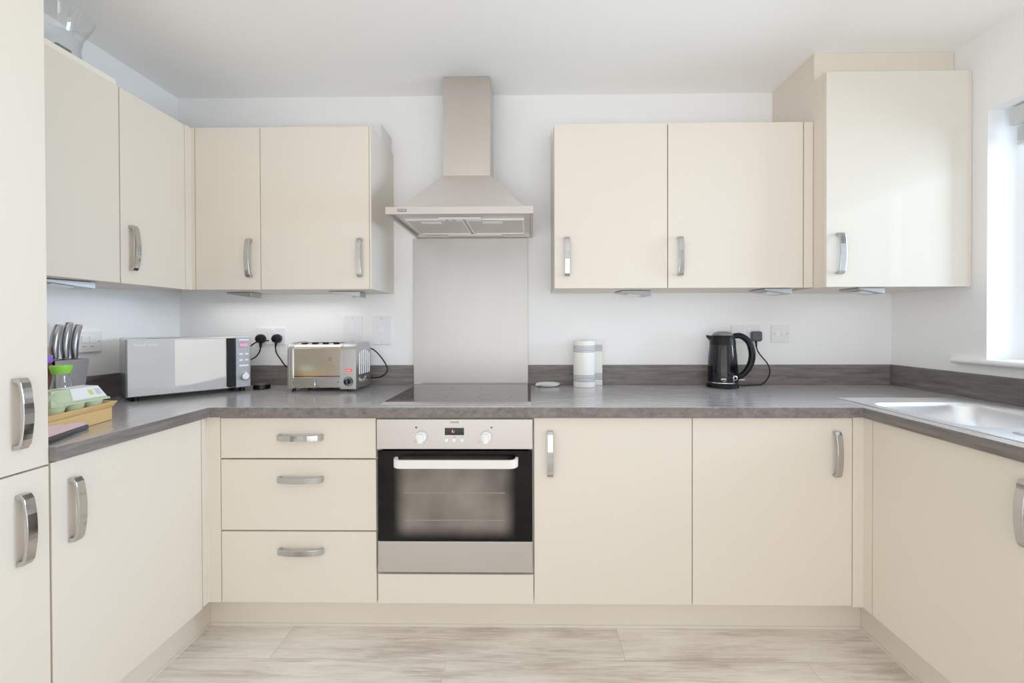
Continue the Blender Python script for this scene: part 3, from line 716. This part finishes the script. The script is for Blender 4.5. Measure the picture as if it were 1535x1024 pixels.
obj('legend', mb, M['greyink'], s4, local=True); screws(s4, [(.06, 0)])

# ------------------------------------------------------------------ kettle
KX, KY = 2.785, -0.105
t = thing('kettle', 'black electric jug kettle on its base on the worktop below the socket', 'kettle', (KX, KY, WT))
obj('base', MB().lathe([(.070, .001), (.074, .004), (.074, .018), (.068, .024)], (KX, KY, WT), 48), M['black'], t, smooth='auto')
obj('trim_ring', MB().lathe([(.0695, .0243), (.0705, .026), (.0700, .029)], (KX, KY, WT), 48), M['chrome'], t, smooth='auto')
obj('jug', MB().lathe([(.0685, .0295), (.0695, .05), (.0690, .10), (.0655, .15), (.0600, .205), (.0595, .2095)], (KX, KY, WT), 56), M['blackgloss'], t, smooth='auto')
obj('collar', MB().lathe([(.0605, .2100), (.0590, .225), (.0530, .2500), (.0500, .2560)], (KX, KY, WT), 56), M['black'], t, smooth='auto')
ld = obj('lid', MB().lathe([(.0475, .2562), (.0465, .262), (.038, .2705), (.020, .2755), (.002, .277)], (KX, KY, WT), 48), mat('lid_grey', srgb(120, 120, 120), 0.3, metal=.6), t, smooth='auto')
# spout
mb = MB().hexa([(KX-.052, KY-.022, WT+.222), (KX-.052, KY+.022, WT+.222), (KX-.082, KY+.004, WT+.250), (KX-.082, KY-.004, WT+.250)],
               [(KX-.046, KY-.020, WT+.252), (KX-.046, KY+.020, WT+.252), (KX-.078, KY+.008, WT+.257), (KX-.078, KY-.008, WT+.257)])
obj('spout', mb, M['black'], t, bevel=.002)
hp = bez([(KX+.040, KY-.004, WT+.2505), (KX+.085, KY-.008, WT+.252), (KX+.122, KY-.012, WT+.222), (KX+.137, KY-.014, WT+.165), (KX+.128, KY-.012, WT+.110), (KX+.098, KY-.008, WT+.066), (KX+.062, KY-.004, WT+.046)], 8)
n = len(hp)
hd = MB().tube(hp, [.013+.003*math.sin(PI*i/(n-1)) for i in range(n)], 14)
ho_ = obj('handle', hd, M['black'], t, smooth=True)
sw = obj('switch_dial', MB().lathe([(.012, 0), (.012, .004), (.009, .006)], seg=24, mtx=Matrix.Translation((KX+.030, KY-.061, WT+.052)) @ Matrix.Rotation(PI/2, 4, 'X')), M['castmetal'], t, smooth='auto')
obj('switch_button', MB().lathe([(.007, 0), (.006, .004)], seg=20, mtx=Matrix.Translation((KX+.030, KY-.068, WT+.052)) @ Matrix.Rotation(PI/2, 4, 'X')), M['black'], sw, smooth='auto')
obj('switch_lever', MB().box(KX+.060, KX+.088, KY-.045, KY-.033, WT+.038, WT+.044), M['castmetal'], t, bevel=.002)
text('lettering', 'BOSCH', 0.0105, M['white'], t, (KX-.020, KY-.0675, WT+.047), (1, 0, 0), (0, 0, 1), .0006)
text('small_print', 'comfort', 0.006, M['greyink'], t, (KX-.020, KY-.0672, WT+.037), (1, 0, 0), (0, 0, 1), .0006)
pg = plug(t, 2.992, 1.158, mat('grey_plug', srgb(62, 65, 68), .45), square=True)
obj('cord_grip', MB().tube([(2.990, -.025, 1.132), (2.991, -.027, 1.105)], [.006, .004], 10), M['black'], pg, smooth=True)
cd = bez([(2.991, -.027, 1.106), (2.996, -.029, 1.085), (3.012, -.03, 1.06), (3.044, -.032, 1.02), (3.054, -.036, .985), (3.045, -.038, .948), (3.010, -.045, .9165), (2.960, -.055, .9137), (2.900, -.075, .9142), (2.855, -.09, .918)], 8)
obj('power_cord', MB().tube(cd, .0032, 8), M['black'], t, smooth=True)

# ------------------------------------------------------------------ toaster
TX0, TX1, TY0, TY1, TZ0 = 0.707, 1.028, -0.245, -0.062, 0.929
t = thing('toaster', 'polished steel four slot toaster on the worktop beside the microwave', 'toaster', ((TX0+TX1)/2, (TY0+TY1)/2, WT))
def dome(y0, y1, z0, zt, r, n=8, zs=None):
    """rounded-top cross section in y, z"""
    P_ = [(y0, z0)]
    for k in range(n+1):
        a = PI-PI/2*k/n; P_.append((y0+r+r*math.cos(a), zt-r*.62+r*.62*math.sin(a)))
    for k in range(n+1):
        a = PI/2-PI/2*k/n; P_.append((y1-r+r*math.cos(a), zt-r*.62+r*.62*math.sin(a)))
    P_.append((y1, z0)); return P_
XA, XB = 0.731, 0.953
obj('body', MB().prism([(XA, y, z) for y, z in dome(TY0+.006, TY1-.006, TZ0, 1.134, .045)], (XB-XA, 0, 0)), M['mirror'], t, smooth='auto')
for x0, x1 in ((TX0, XA), (XB, TX1)):
    ec = obj('end_casting', MB().prism([(x0, y, z) for y, z in dome(TY0, TY1, TZ0-.006, 1.139, .06)], (x1-x0, 0, 0)), M['castmetal'], t, smooth='auto', bevel=.004)
    mb = MB()
    xs = [x0+.006, x0+.016] if x1 < .8 else [x0+.004]
    for xx in xs: mb.prism([(xx, y, z) for y, z in dome(TY0-.0015, TY1+.001, TZ0+.002, 1.1405, .06)], (.004, 0, 0))
    obj('rib', mb, M['castmetal'], ec, smooth='auto')
# vent ribs on the right end
mb = MB()
for k in range(6):
    y = -0.205+.024*k
    mb.box(TX1-.002, TX1+.0035, y, y+.010, .985, 1.085+.018*math.sin(PI*(k+.5)/6))
obj('vent_ribs', mb, M['castmetal'], ec, bevel=.002)
text('lettering', 'Dualit', 0.040, M['mirror'], ec, (TX1+.0008, -0.155, .958), (0, 1, 0), (0, 0, 1), .0012)
for k in range(4):
    mb = MB(); x = XA+.024+.0505*k
    mb.box(x, x+.026, TY0+.034, TY1-.034, 1.1305, 1.1357)
    obj('bread_slot', mb, M['dark'], t)
obj('front_groove', B(XA+.002, XB-.002, TY0+.0045, TY0+.0059, .9800, .9835), M['dark'], t)
lp = obj('crumb_panel', B(XA+.002, XB-.002, TY0+.002, TY0+.0055, .9330, .9750), M['castmetal'], t, bevel=.001)
for x in (XA+.008, XB-.012): obj('rivet', MB().lathe([(.004, 0), (.003, .0025)], seg=14, mtx=Matrix.Translation((x, TY0+.002, .955)) @ Matrix.Rotation(PI/2, 4, 'X')), M['chrome'], lp, smooth='auto')
obj('lever', MB().tube([(.838, TY0-.004, .972), (.838, TY0-.008, .945), (.838, TY0-.012, .928)], [.003, .0035, .005], 10), M['chrome'], t, smooth=True)
rot = Matrix.Translation((.992, TY0, .958)) @ Matrix.Rotation(PI/2, 4, 'X')
kb = obj('timer_knob', MB().lathe([(.022, 0), (.022, .003), (.015, .004), (.0145, .016)], seg=32, mtx=rot), M['black'], t, smooth='auto')
obj('knob_scale', MB().lathe([(.0195, .0032), (.0195, .0042), (.0185, .0042)], seg=32, mtx=rot), M['chrome'], kb)
obj('knob_grip', B(.988, .996, TY0-.020, TY0-.0163, .945, .971), mat('knob_grip_grey', srgb(60, 66, 76), .3), kb, bevel=.001)
rs = obj('slot_switch', B(.9775, 1.0095, TY0-.003, TY0-.0002, 1.0035, 1.0165), M['red'], t, bevel=.001)
mb = MB()
for x in (.987, 1.000): mb.box(x-.004, x+.004, TY0-.0034, TY0-.0031, 1.008, 1.012)
obj('switch_marks', mb, M['white'], rs)
for x in (TX0+.02, .985):
    for y in (TY0+.02, TY1-.02): obj('foot', MB().lathe([(.010, 0), (.008, .0145)], (x, y, WT+.0005), 16), M['black'], t, smooth='auto')
text('maker_mark', 'D', 0.024, mat('etched_mark', srgb(150, 140, 126), .3, metal=1), t, (.906, TY0+.0056, 1.062), (1, 0, 0), (0, 0, 1), .0003)
pg = plug(t, 0.526, 1.1515, M['black'])
obj('cord_grip', MB().tube([(0.524, -.028, 1.128), (0.523, -.031, 1.108)], [.006, .004], 10), M['black'], pg, smooth=True)
obj('power_cord', MB().tube(bez([(0.523, -.031, 1.109), (0.530, -.035, 1.08), (0.553, -.042, 1.05), (0.60, -.046, 1.00), (0.72, -.044, 0.95), (0.90, -.043, 0.945), (1.02, -.046, .950), (1.075, -.045, .956), (1.106, -.042, .990), (1.085, -.040, 1.04), (1.035, -.042, 1.095), (0.985, -.066, 1.112)], 8), .0035, 8), M['black'], t, smooth=True)

# ------------------------------------------------------------------ microwave (built local: x along the front, -y is the front)
mwang = math.radians(48.5)
MWW, MWH, MWD = 0.440, 0.240, 0.240
t = thing('microwave', 'silver microwave oven with mirrored door set diagonally in the left corner', 'microwave', (0.214, -0.528, WT), mwang)
L_ = dict(local=True)
obj('body', B(0, MWW, 0.014, MWD, .018, .018+MWH), M['castmetal'], t, bevel=.006, seg=3, **L_)
dr = obj('door', B(.003, .352, -.004, .0135, .020, .015+MWH), M['mwglass'], t, bevel=.003, **L_)
mb = MB().prism([(.155, -.0046, .053), (.215, -.0046, .053), (.338, -.0046, .076), (.338, -.0046, .250), (.155, -.0046, .250)], (0, .0005, 0))
obj('door_window', mb, M['mwwindow'], dr, **L_)
obj('door_handle', B(.340, .374, -.016, -.0005, .026, .012+MWH), M['black'], t, bevel=.006, seg=3, **L_)
cp = obj('control_panel', B(.377, MWW-.002, -.004, .0135, .020, .015+MWH), M['mwpanel'], t, bevel=.003, **L_)
ds = obj('display', B(.390, .430, -.0046, -.0041, .205, .232), M['greyink'], cp, **L_)
text('digits', '0:20', .0165, M['pinkdigits'], ds, (.410, -.0049, .2185), (1, 0, 0), (0, 0, 1), .0002, local=True)
for x in (.398, .421):
    for z in (.176, .148):
        obj('button', B(x-.007, x+.007, -.0052, -.0041, z-.004, z+.004), M['white'], cp, bevel=.0004, **L_)
obj('button', B(.391, .428, -.0052, -.0041, .118, .126), M['white'], cp, bevel=.0004, **L_)
rot = Matrix.Translation((.412, -.0042, .072)) @ Matrix.Rotation(PI/2, 4, 'X')
kb = obj('dial', MB().lathe([(.0215, 0), (.0215, .004), (.018, .006), (.017, .018), (.015, .020)], seg=36, mtx=rot), M['castmetal'], cp, smooth='auto', **L_)
obj('dial_cap', MB().lathe([(.0148, .0202), (.013, .0225), (.004, .023)], seg=30, mtx=rot), M['white'], kb, smooth='auto', **L_)
text('lettering', 'Russell Hobbs', .0135, M['white'], dr, (.062, -.0047, .232), (1, 0, 0), (0, 0, 1), .0003, local=True)
obj('maker_plate', B(.390, .430, -.0048, -.0041, .240, .245), M['white'], cp, **L_)
for x in (.03, MWW-.03):
    for y in (.03, MWD-.03): obj('foot', MB().lathe([(.012, .0005), (.012, .0175)], (x, y, 0), 16), M['black'], t, smooth='auto', **L_)
# its plug and cord reach the socket (room coordinates turned into the microwave's own)
inv = (Matrix.Translation(t.location) @ Matrix.Rotation(mwang, 4, 'Z')).inverted()
def tolocal(mb):
    for v in mb.bm.verts: v.co = inv @ v.co
    return mb
rot = Matrix.Translation((0.442, -.0105, 1.1515)) @ Matrix.Rotation(PI/2, 4, 'X')
pg = obj('plug', tolocal(MB().lathe([(.021, 0), (.024, .006), (.023, .024), (.017, .034), (.009, .037)], mtx=rot)), M['black'], t, smooth='auto', **L_)
obj('cord_grip', tolocal(MB().tube([(0.444, -.028, 1.128), (0.446, -.031, 1.106)], [.007, .005], 10)), M['black'], pg, smooth=True, **L_)
obj('power_cord', tolocal(MB().tube(bez([(0.446, -.031, 1.107), (0.440, -.034, 1.08), (0.420, -.038, 1.055), (0.385, -.044, 1.042), (0.365, -.046, 1.060), (0.385, -.046, 1.095), (0.425, -.050, 1.128), (0.460, -.050, 1.140), (0.500, -.049, 1.142)], 8), .0034, 8)), M['black'], t, smooth=True, **L_)

# ------------------------------------------------------------------ small things on the worktop
t = thing('canister', 'low black round canister on the worktop between microwave and toaster', 'canister', (0.527, -0.150, WT))
obj('pot', MB().lathe([(.036, .0008), (.038, .003), (.038, .020), (.036, .021)], (0.527, -0.150, WT), 36), M['blackgloss'], t, smooth='auto')
obj('lid', MB().lathe([(.040, .0213), (.041, .0235), (.040, .0275), (.034, .0285)], (0.527, -0.150, WT), 36), mat('dark_lid', srgb(52, 52, 54), .3), t, smooth='auto')

t = thing('spoon_rest', 'small white ceramic spoon rest on the worktop right of the hob', 'spoon rest', (1.928, -0.078, WT))
c = (1.928, -0.078, WT)
mb = MB().lathe([(.030, .0008), (.052, .006), (.061, .0155), (.059, .0165), (.049, .0085), (.028, .005), (.002, .0045)], c, 44, sx=1, sy=.86, cap=True)
for v in mb.bm.verts:
    d_ = v.co-Vector(c)
    if d_.z > .012 and math.atan2(d_.y, d_.x) < -2.4 : v.co.z -= .007; v.co.x -= .004
obj('dish', mb, M['ceramic'], t, smooth='auto')

t = thing('kitchen_roll', 'white kitchen roll with blue stripes standing on the worktop right of the hob', 'kitchen roll', (2.108, -0.078, WT))
rl = MB().lathe([(.020, .0008), (.052, .0008), (.0535, .003), (.0535, .227), (.052, .2295), (.020, .2295)], (2.108, -0.078, WT), 56, cap=False)
obj('roll', rl, M['paper'], t, smooth='auto')
obj('cardboard_core', MB().lathe([(.0195, .001), (.0195, .229), (.018, .229), (.018, .001)], (2.108, -0.078, WT), 32, cap=False), M['cork'], t, smooth='auto')
a = [(2.115+.000, -0.0235, WT+.001)]; sh = [(2.112, -0.0240), (2.135, -0.0225), (2.165, -0.026), (2.190, -0.030), (2.2055, -0.036)]
obj('loose_sheet', MB().strip([(x, y, WT+.001) for x, y in sh], [(x, y-.0012, WT+.001) for x, y in sh], (0, 0, .226)), M['paper'], t, smooth='auto')

# knife block
t = thing('knife_block', 'steel fronted knife block with one empty slot against the left wall', 'knife block', (0.07, -0.645, WT))
KZ = 1.093
mb = MB().hexa([(.035, -.688, WT+.0008), (.112, -.688, WT+.0008), (.112, -.602, WT+.0008), (.035, -.602, WT+.0008)], [(.022, -.700, KZ), (.120, -.700, KZ), (.120, -.582, KZ), (.022, -.582, KZ)])
obj('body', mb, M['black'], t, bevel=.002)
mb = MB().hexa([(.1125, -.689, WT+.002), (.1145, -.689, WT+.002), (.1145, -.601, WT+.002), (.1125, -.601, WT+.002)], [(.1205, -.701, KZ), (.1225, -.701, KZ), (.1225, -.581, KZ), (.1205, -.581, KZ)])
obj('front_panel', mb, mat('block_steel', srgb(176, 171, 171), .45, metal=.8), t)
obj('empty_slot', B(.078, .108, -.596, -.586, KZ+.0005, KZ+.0009), M['dark'], t)
obj('top_plate', B(.025, .118, -.698, -.584, KZ+.0001, KZ+.0004), mat('block_top', srgb(44, 42, 42), .5, spec=.2), t)
KN = (('leftmost of the three knives in the block, steel handle leaning right', -.681, 1.222), ('middle and tallest of the three knives in the steel block', -.645, 1.230), ('rightmost of the three knives in the block beside the empty slot', -.612, 1.222))
KS = mat('knife_steel', srgb(142, 140, 142), .25, metal=1, var=.1, scale=40)
for lab, y, zt in KN:
    x = .097
    k = thing('kitchen_knife', lab, 'knife', (x, y, KZ), group='knives in the block')
    h = zt-KZ
    pth = bez([(x, y, KZ+.0012), (x-.001, y+.002, KZ+.014), (x-.002, y+.001, KZ+h*.36), (x-.003, y+.008, KZ+h*.72), (x-.004, y+.021, KZ+h)], 6)
    n = len(pth); rr = []
    for i in range(n):
        q = i/(n-1); rr.append(.0075 if q < .1 else .0085+.0042*math.sin(PI*min(1, (q-.1)/1.15)))
    obj('handle', MB().tube(pth, rr, 14), KS, k, smooth=True)
    obj('end_cap', MB().ellipsoid(pth[-1]+Vector((0, .001, .0005)), (rr[-1]*.98, rr[-1]*.98, .004), 14, 8), M['castmetal'], k, smooth=True)
    obj('bolster', B(x-.009, x+.009, y-.0055, y+.0055, KZ+.0009, KZ+.006), M['chrome'], k)

# glass bottle with lime lid
t = thing('dressing_bottle', 'clear glass bottle with lime green lid behind the egg carton', 'bottle', (0.235, -0.783, WT))
bc = (0.235, -0.783, WT)
obj('bottle', MB().lathe([(.032, .001), (.034, .006), (.034, .045), (.031, .085), (.025, .115), (.021, .135), (.021, .147)], bc, 36), M['glass'], t, smooth='auto')
obj('contents', MB().lathe([(.029, .004), (.031, .008), (.031, .045), (.029, .07)], bc, 30), mat('pale_dressing', srgb(196, 176, 150), .3, var=.1), t, smooth='auto')
obj('lid', MB().lathe([(.0225, .1475), (.024, .151), (.0285, .170), (.028, .175), (.012, .176)], bc, 36), M['green'], t, smooth='auto')
# jar with purple lid
t = thing('spice_jar', 'brown spice jar with purple lid behind the green lidded bottle', 'jar', (0.165, -0.776, WT))
jc = (0.165, -0.776, WT)
obj('jar', MB().lathe([(.020, .001), (.0225, .004), (.0225, .165), (.020, .183)], jc, 32), M['brown'], t, smooth='auto')
obj('lid', MB().lathe([(.0215, .1835), (.0228, .186), (.0228, .207), (.0215, .209)], jc, 32), M['purple'], t, smooth='auto')
# tall pepper mill / wooden topped jar behind
t = thing('pepper_mill', 'tan wooden topped mill standing behind the purple lidded jar', 'pepper mill', (0.100, -0.7275, WT))
pc = (0.100, -0.7275, WT)
obj('body', MB().lathe([(.0205, .001), (.021, .004), (.019, .06), (.017, .12), (.0195, .187)], pc, 32), M['brown'], t, smooth='auto')
obj('cap', MB().lathe([(.020, .1875), (.021, .196), (.0205, .232), (.013, .240), (.003, .241)], pc, 32), M['cork'], t, smooth='auto')

# wooden tray
t = thing('wooden_tray', 'pale wooden tray with a flared rim on the left worktop', 'tray', (0.385, -0.965, WT))
def quad(x0, x1, sk, y0, y1, z, g=0): return [(x0-g+sk, y0-g, z), (x1+g+sk, y0-g, z), (x1+g, y1+g, z), (x0-g, y1+g, z)]
SK = 0.058
mb = MB().hexa(quad(.290, .456, SK, -1.095, -.829, WT+.0008), quad(.290, .456, SK, -1.095, -.829, .9525))
obj('box', mb, M['wood'], t, bevel=.002)
def frame(z0, z1, g0, g1, th):
    mb = MB(); o0 = quad(.290, .456, SK, -1.095, -.829, z0, g0); o1 = quad(.290, .456, SK, -1.095, -.829, z1, g1)
    i0 = quad(.290, .456, SK, -1.095, -.829, z0, g0-th); i1 = quad(.290, .456, SK, -1.095, -.829, z1, g1-th)
    V = [[mb.bm.verts.new(p) for p in q] for q in (o0, o1, i1, i0)]
    for a in range(4):
        A, Bq = V[a], V[(a+1) % 4]
        for k in range(4): mb.bm.faces.new((A[k], A[(k+1) % 4], Bq[(k+1) % 4], Bq[k]))
    return mb
obj('rim', frame(.9535, .9715, .001, .010, .008), M['wood'], t, bevel=.0015)

# egg carton
EZ = 0.9532
ex0, ex1, ey0, ey1 = .350, .450, -1.004, -.838
t = thing('egg_carton', 'pale green pulp egg carton with white label on the wooden tray', 'egg carton', ((ex0+ex1)/2, (ey0+ey1)/2, EZ))
mb = MB()
for i in range(2):
    for j in range(3):
        mb.lathe([(.013, 0), (.019, .003), (.0245, .022), (.0255, .031)], (ex0+.0255+.051*i, ey0+.0275+.0555*j, EZ), 18)
mb.box(ex0-.004, ex1+.004, ey0-.004, ey1+.004, EZ+.0290, EZ+.0345)
obj('base', mb, M['pulp'], t, smooth='auto')
mb = MB().hexa([(ex0, ey0, EZ+.035), (ex1, ey0, EZ+.035), (ex1, ey1, EZ+.035), (ex0, ey1, EZ+.035)], [(ex0+.020, ey0+.018, EZ+.073), (ex1-.020, ey0+.018, EZ+.073), (ex1-.020, ey1-.012, EZ+.073), (ex0+.020, ey1-.012, EZ+.073)])
ldm = mb
ldm.ellipsoid((ex1-.024, ey0+.034, EZ+.042), (.029, .032, .029), 20, 12)
ldm.ellipsoid((ex0+.024, ey0+.034, EZ+.042), (.029, .032, .029), 20, 12)
lid = obj('lid', mb, M['pulp'], t, smooth='auto', bevel=.004)
def onlid(u, v, d=.0015):   # u along y (0..1), v up the slope; on the +x side
    z = EZ+.035+.038*v; x = ex1-.020*v; y = (ey0+.018*v)+((ey1-.012*v)-(ey0+.018*v))*u
    return Vector((x, y, z))+Vector((.043, 0, .020)).normalized()*d
lb = MB()
q = [onlid(.36, .10), onlid(.985, .10), onlid(.985, .98), onlid(.36, .98)]
top = [Vector((ex0+.03, q[2].y, EZ+.0745)), Vector((ex0+.03, q[3].y, EZ+.0745))]
vs = [lb.bm.verts.new(p) for p in q]; tv = [lb.bm.verts.new(p) for p in top]
lb.bm.faces.new(vs); lb.bm.faces.new((vs[3], vs[2], tv[0], tv[1]))
lo = obj('label_sleeve', lb, M['label'], lid)
mb = MB()
for k, w_ in enumerate((1, 2, 1, 1, 3, 1, 2, 1, 1, 2)):
    u0 = .84+.011*k; mb.bm.faces.new([mb.bm.verts.new(onlid(a_, b_, .0018)) for a_, b_ in ((u0, .3), (u0+.0025*w_, .3), (u0+.0025*w_, .8), (u0, .8))])
obj('barcode', mb, M['greyink'], lo)
mb = MB(); mb.bm.faces.new([mb.bm.verts.new(onlid(a_, b_, .0018)) for a_, b_ in ((.70, .35), (.79, .35), (.79, .75), (.70, .75))])
obj('printed_patch', mb, M['greenprint'], lo)

# black wallet and pink booklet
P0 = [(.4900, -.950), (.5055, -.950), (.582, -1.130), (.5260, -1.130)]
tag(obj('wallet', MB().hexa([(x, y, WT+.0008) for x, y in P0], [(x, y, WT+.013) for x, y in P0]), M['black'], bevel=.003),
    'black glossy wallet lying on the worktop under the pink leaflet', 'wallet')
t = thing('leaflet', 'pink folded leaflet propped between the black wallet and the wooden tray', 'leaflet', (.53, -1.03, WT+.0135))
q = [(.5035, -.955, WT+.0140), (.566, -1.130, WT+.0142), (.5275, -1.130, WT+.042), (.4945, -.955, WT+.020)]
mb = MB().hexa(q, [(x, y, z+.002) for x, y, z in q])
obj('pages', mb, M['pink'], t)

# ------------------------------------------------------------------ on top of the left wall cabinets
TOPZ = WTOP-.002
t = tag(obj('board', B(.050, .314, -.93, -.657, TOPZ+.0006, TOPZ+.024), M['beige'], bevel=.004), 'thin beige board lying on top of the left wall cabinets', 'board')
t = tag(obj('vase', MB().lathe([(.060, .0008), (.066, .004), (.062, .035), (.056, .075), (.062, .115), (.080, .155), (.094, .185), (.0915, .186), (.077, .157), (.059, .115), (.053, .075), (.059, .035), (.060, .010), (.002, .008)], (.185, -.735, TOPZ+.0245), 56), M['glass'], smooth='auto'),
    'clear flared glass vase on top of the left wall cabinets', 'vase')
t = tag(obj('card_holder', B(.268, .308, -.850, -.806, TOPZ+.0246, TOPZ+.036), mat('slate_plastic', srgb(96, 100, 98), .5), bevel=.002), 'small dark grey flat case beside the glass vase on the cabinets', 'case')

# ------------------------------------------------------------------ light
def area(name, loc, rot, sx, sy, power, col=(1, 1, 1)):
    l = bpy.data.lights.new(name, 'AREA'); l.shape = 'RECTANGLE'; l.size = sx; l.size_y = sy; l.energy = power; l.color = col
    o = bpy.data.objects.new(name, l); COL.objects.link(o); o.location = loc; o.rotation_euler = rot
    return o
area('window_daylight', (W+1.6, -0.72, 1.75), (0, PI/2, 0), 1.5, 1.4, 205, (0.58, 0.79, 1))
area('rear_fill', (1.85, REAR-0.30, 0.85), (PI/2, 0, 0), 3.3, 1.7, 24, (1, 0.985, 0.97))  # unseen broad lamp added behind the camera to fill the front faces
for i, (x, y, a, b) in enumerate(((0.17, -0.62, 0.12, 0.7), (0.55, -0.17, 0.75, 0.2), (2.45, -0.16, 0.9, 0.12), (3.36, -0.2, 0.4, 0.2))):
    area('under_cabinet_fill', (x, y, 1.345), (0, 0, 0), a, b, (0.35, 0.8, 0.14, 0.16)[i], (1, 0.99, 0.98))  # soft fill added below the wall cabinets, not the wedge fixtures' own output
area('ceiling_fill', (1.85, -2.75, 0.9), (PI, 0, 0), 2.0, 0.6, 16, (1, 0.99, 0.97))  # unseen lamp added behind the camera to brighten the ceiling

w = bpy.data.worlds.new('World'); scene.world = w; w.use_nodes = True
bg = w.node_tree.nodes['Background']; bg.inputs[0].default_value = (0.9, 0.95, 1, 1); bg.inputs[1].default_value = 1.2

# ------------------------------------------------------------------ camera
cd = bpy.data.cameras.new('camera'); cam = bpy.data.objects.new('camera', cd); COL.objects.link(cam)
cd.sensor_fit = 'HORIZONTAL'; cd.sensor_width = 36; cd.lens = 642.0813*36/1535
cd.shift_x = -18.38/1535; cd.shift_y = -20.65/1535; cd.clip_start = 0.02
yaw, pitch, roll = 0.0128, -0.0071, -0.0026
fw = Vector((-math.sin(yaw), math.cos(yaw), 0)); rt = Vector((math.cos(yaw), math.sin(yaw), 0)); up = Vector((0, 0, 1))
f2 = fw*math.cos(pitch)+up*math.sin(pitch); u2 = up*math.cos(pitch)-fw*math.sin(pitch)
r3 = rt*math.cos(roll)+u2*math.sin(roll); u3 = u2*math.cos(roll)-rt*math.sin(roll)
cam.matrix_world = Matrix(((r3.x, u3.x, -f2.x, 1.8361), (r3.y, u3.y, -f2.y, -2.2248), (r3.z, u3.z, -f2.z, 1.2203), (0, 0, 0, 1)))
scene.camera = cam
scene.view_settings.view_transform = 'Standard'; scene.view_settings.look = 'None'
scene.view_settings.exposure = 0.0; scene.view_settings.gamma = 1.3
scene.cycles.max_bounces = 10; scene.cycles.diffuse_bounces = 6; scene.cycles.transparent_max_bounces = 12
scene.cycles.caustics_reflective = False; scene.cycles.caustics_refractive = False
scene.cycles.sample_clamp_indirect = 6
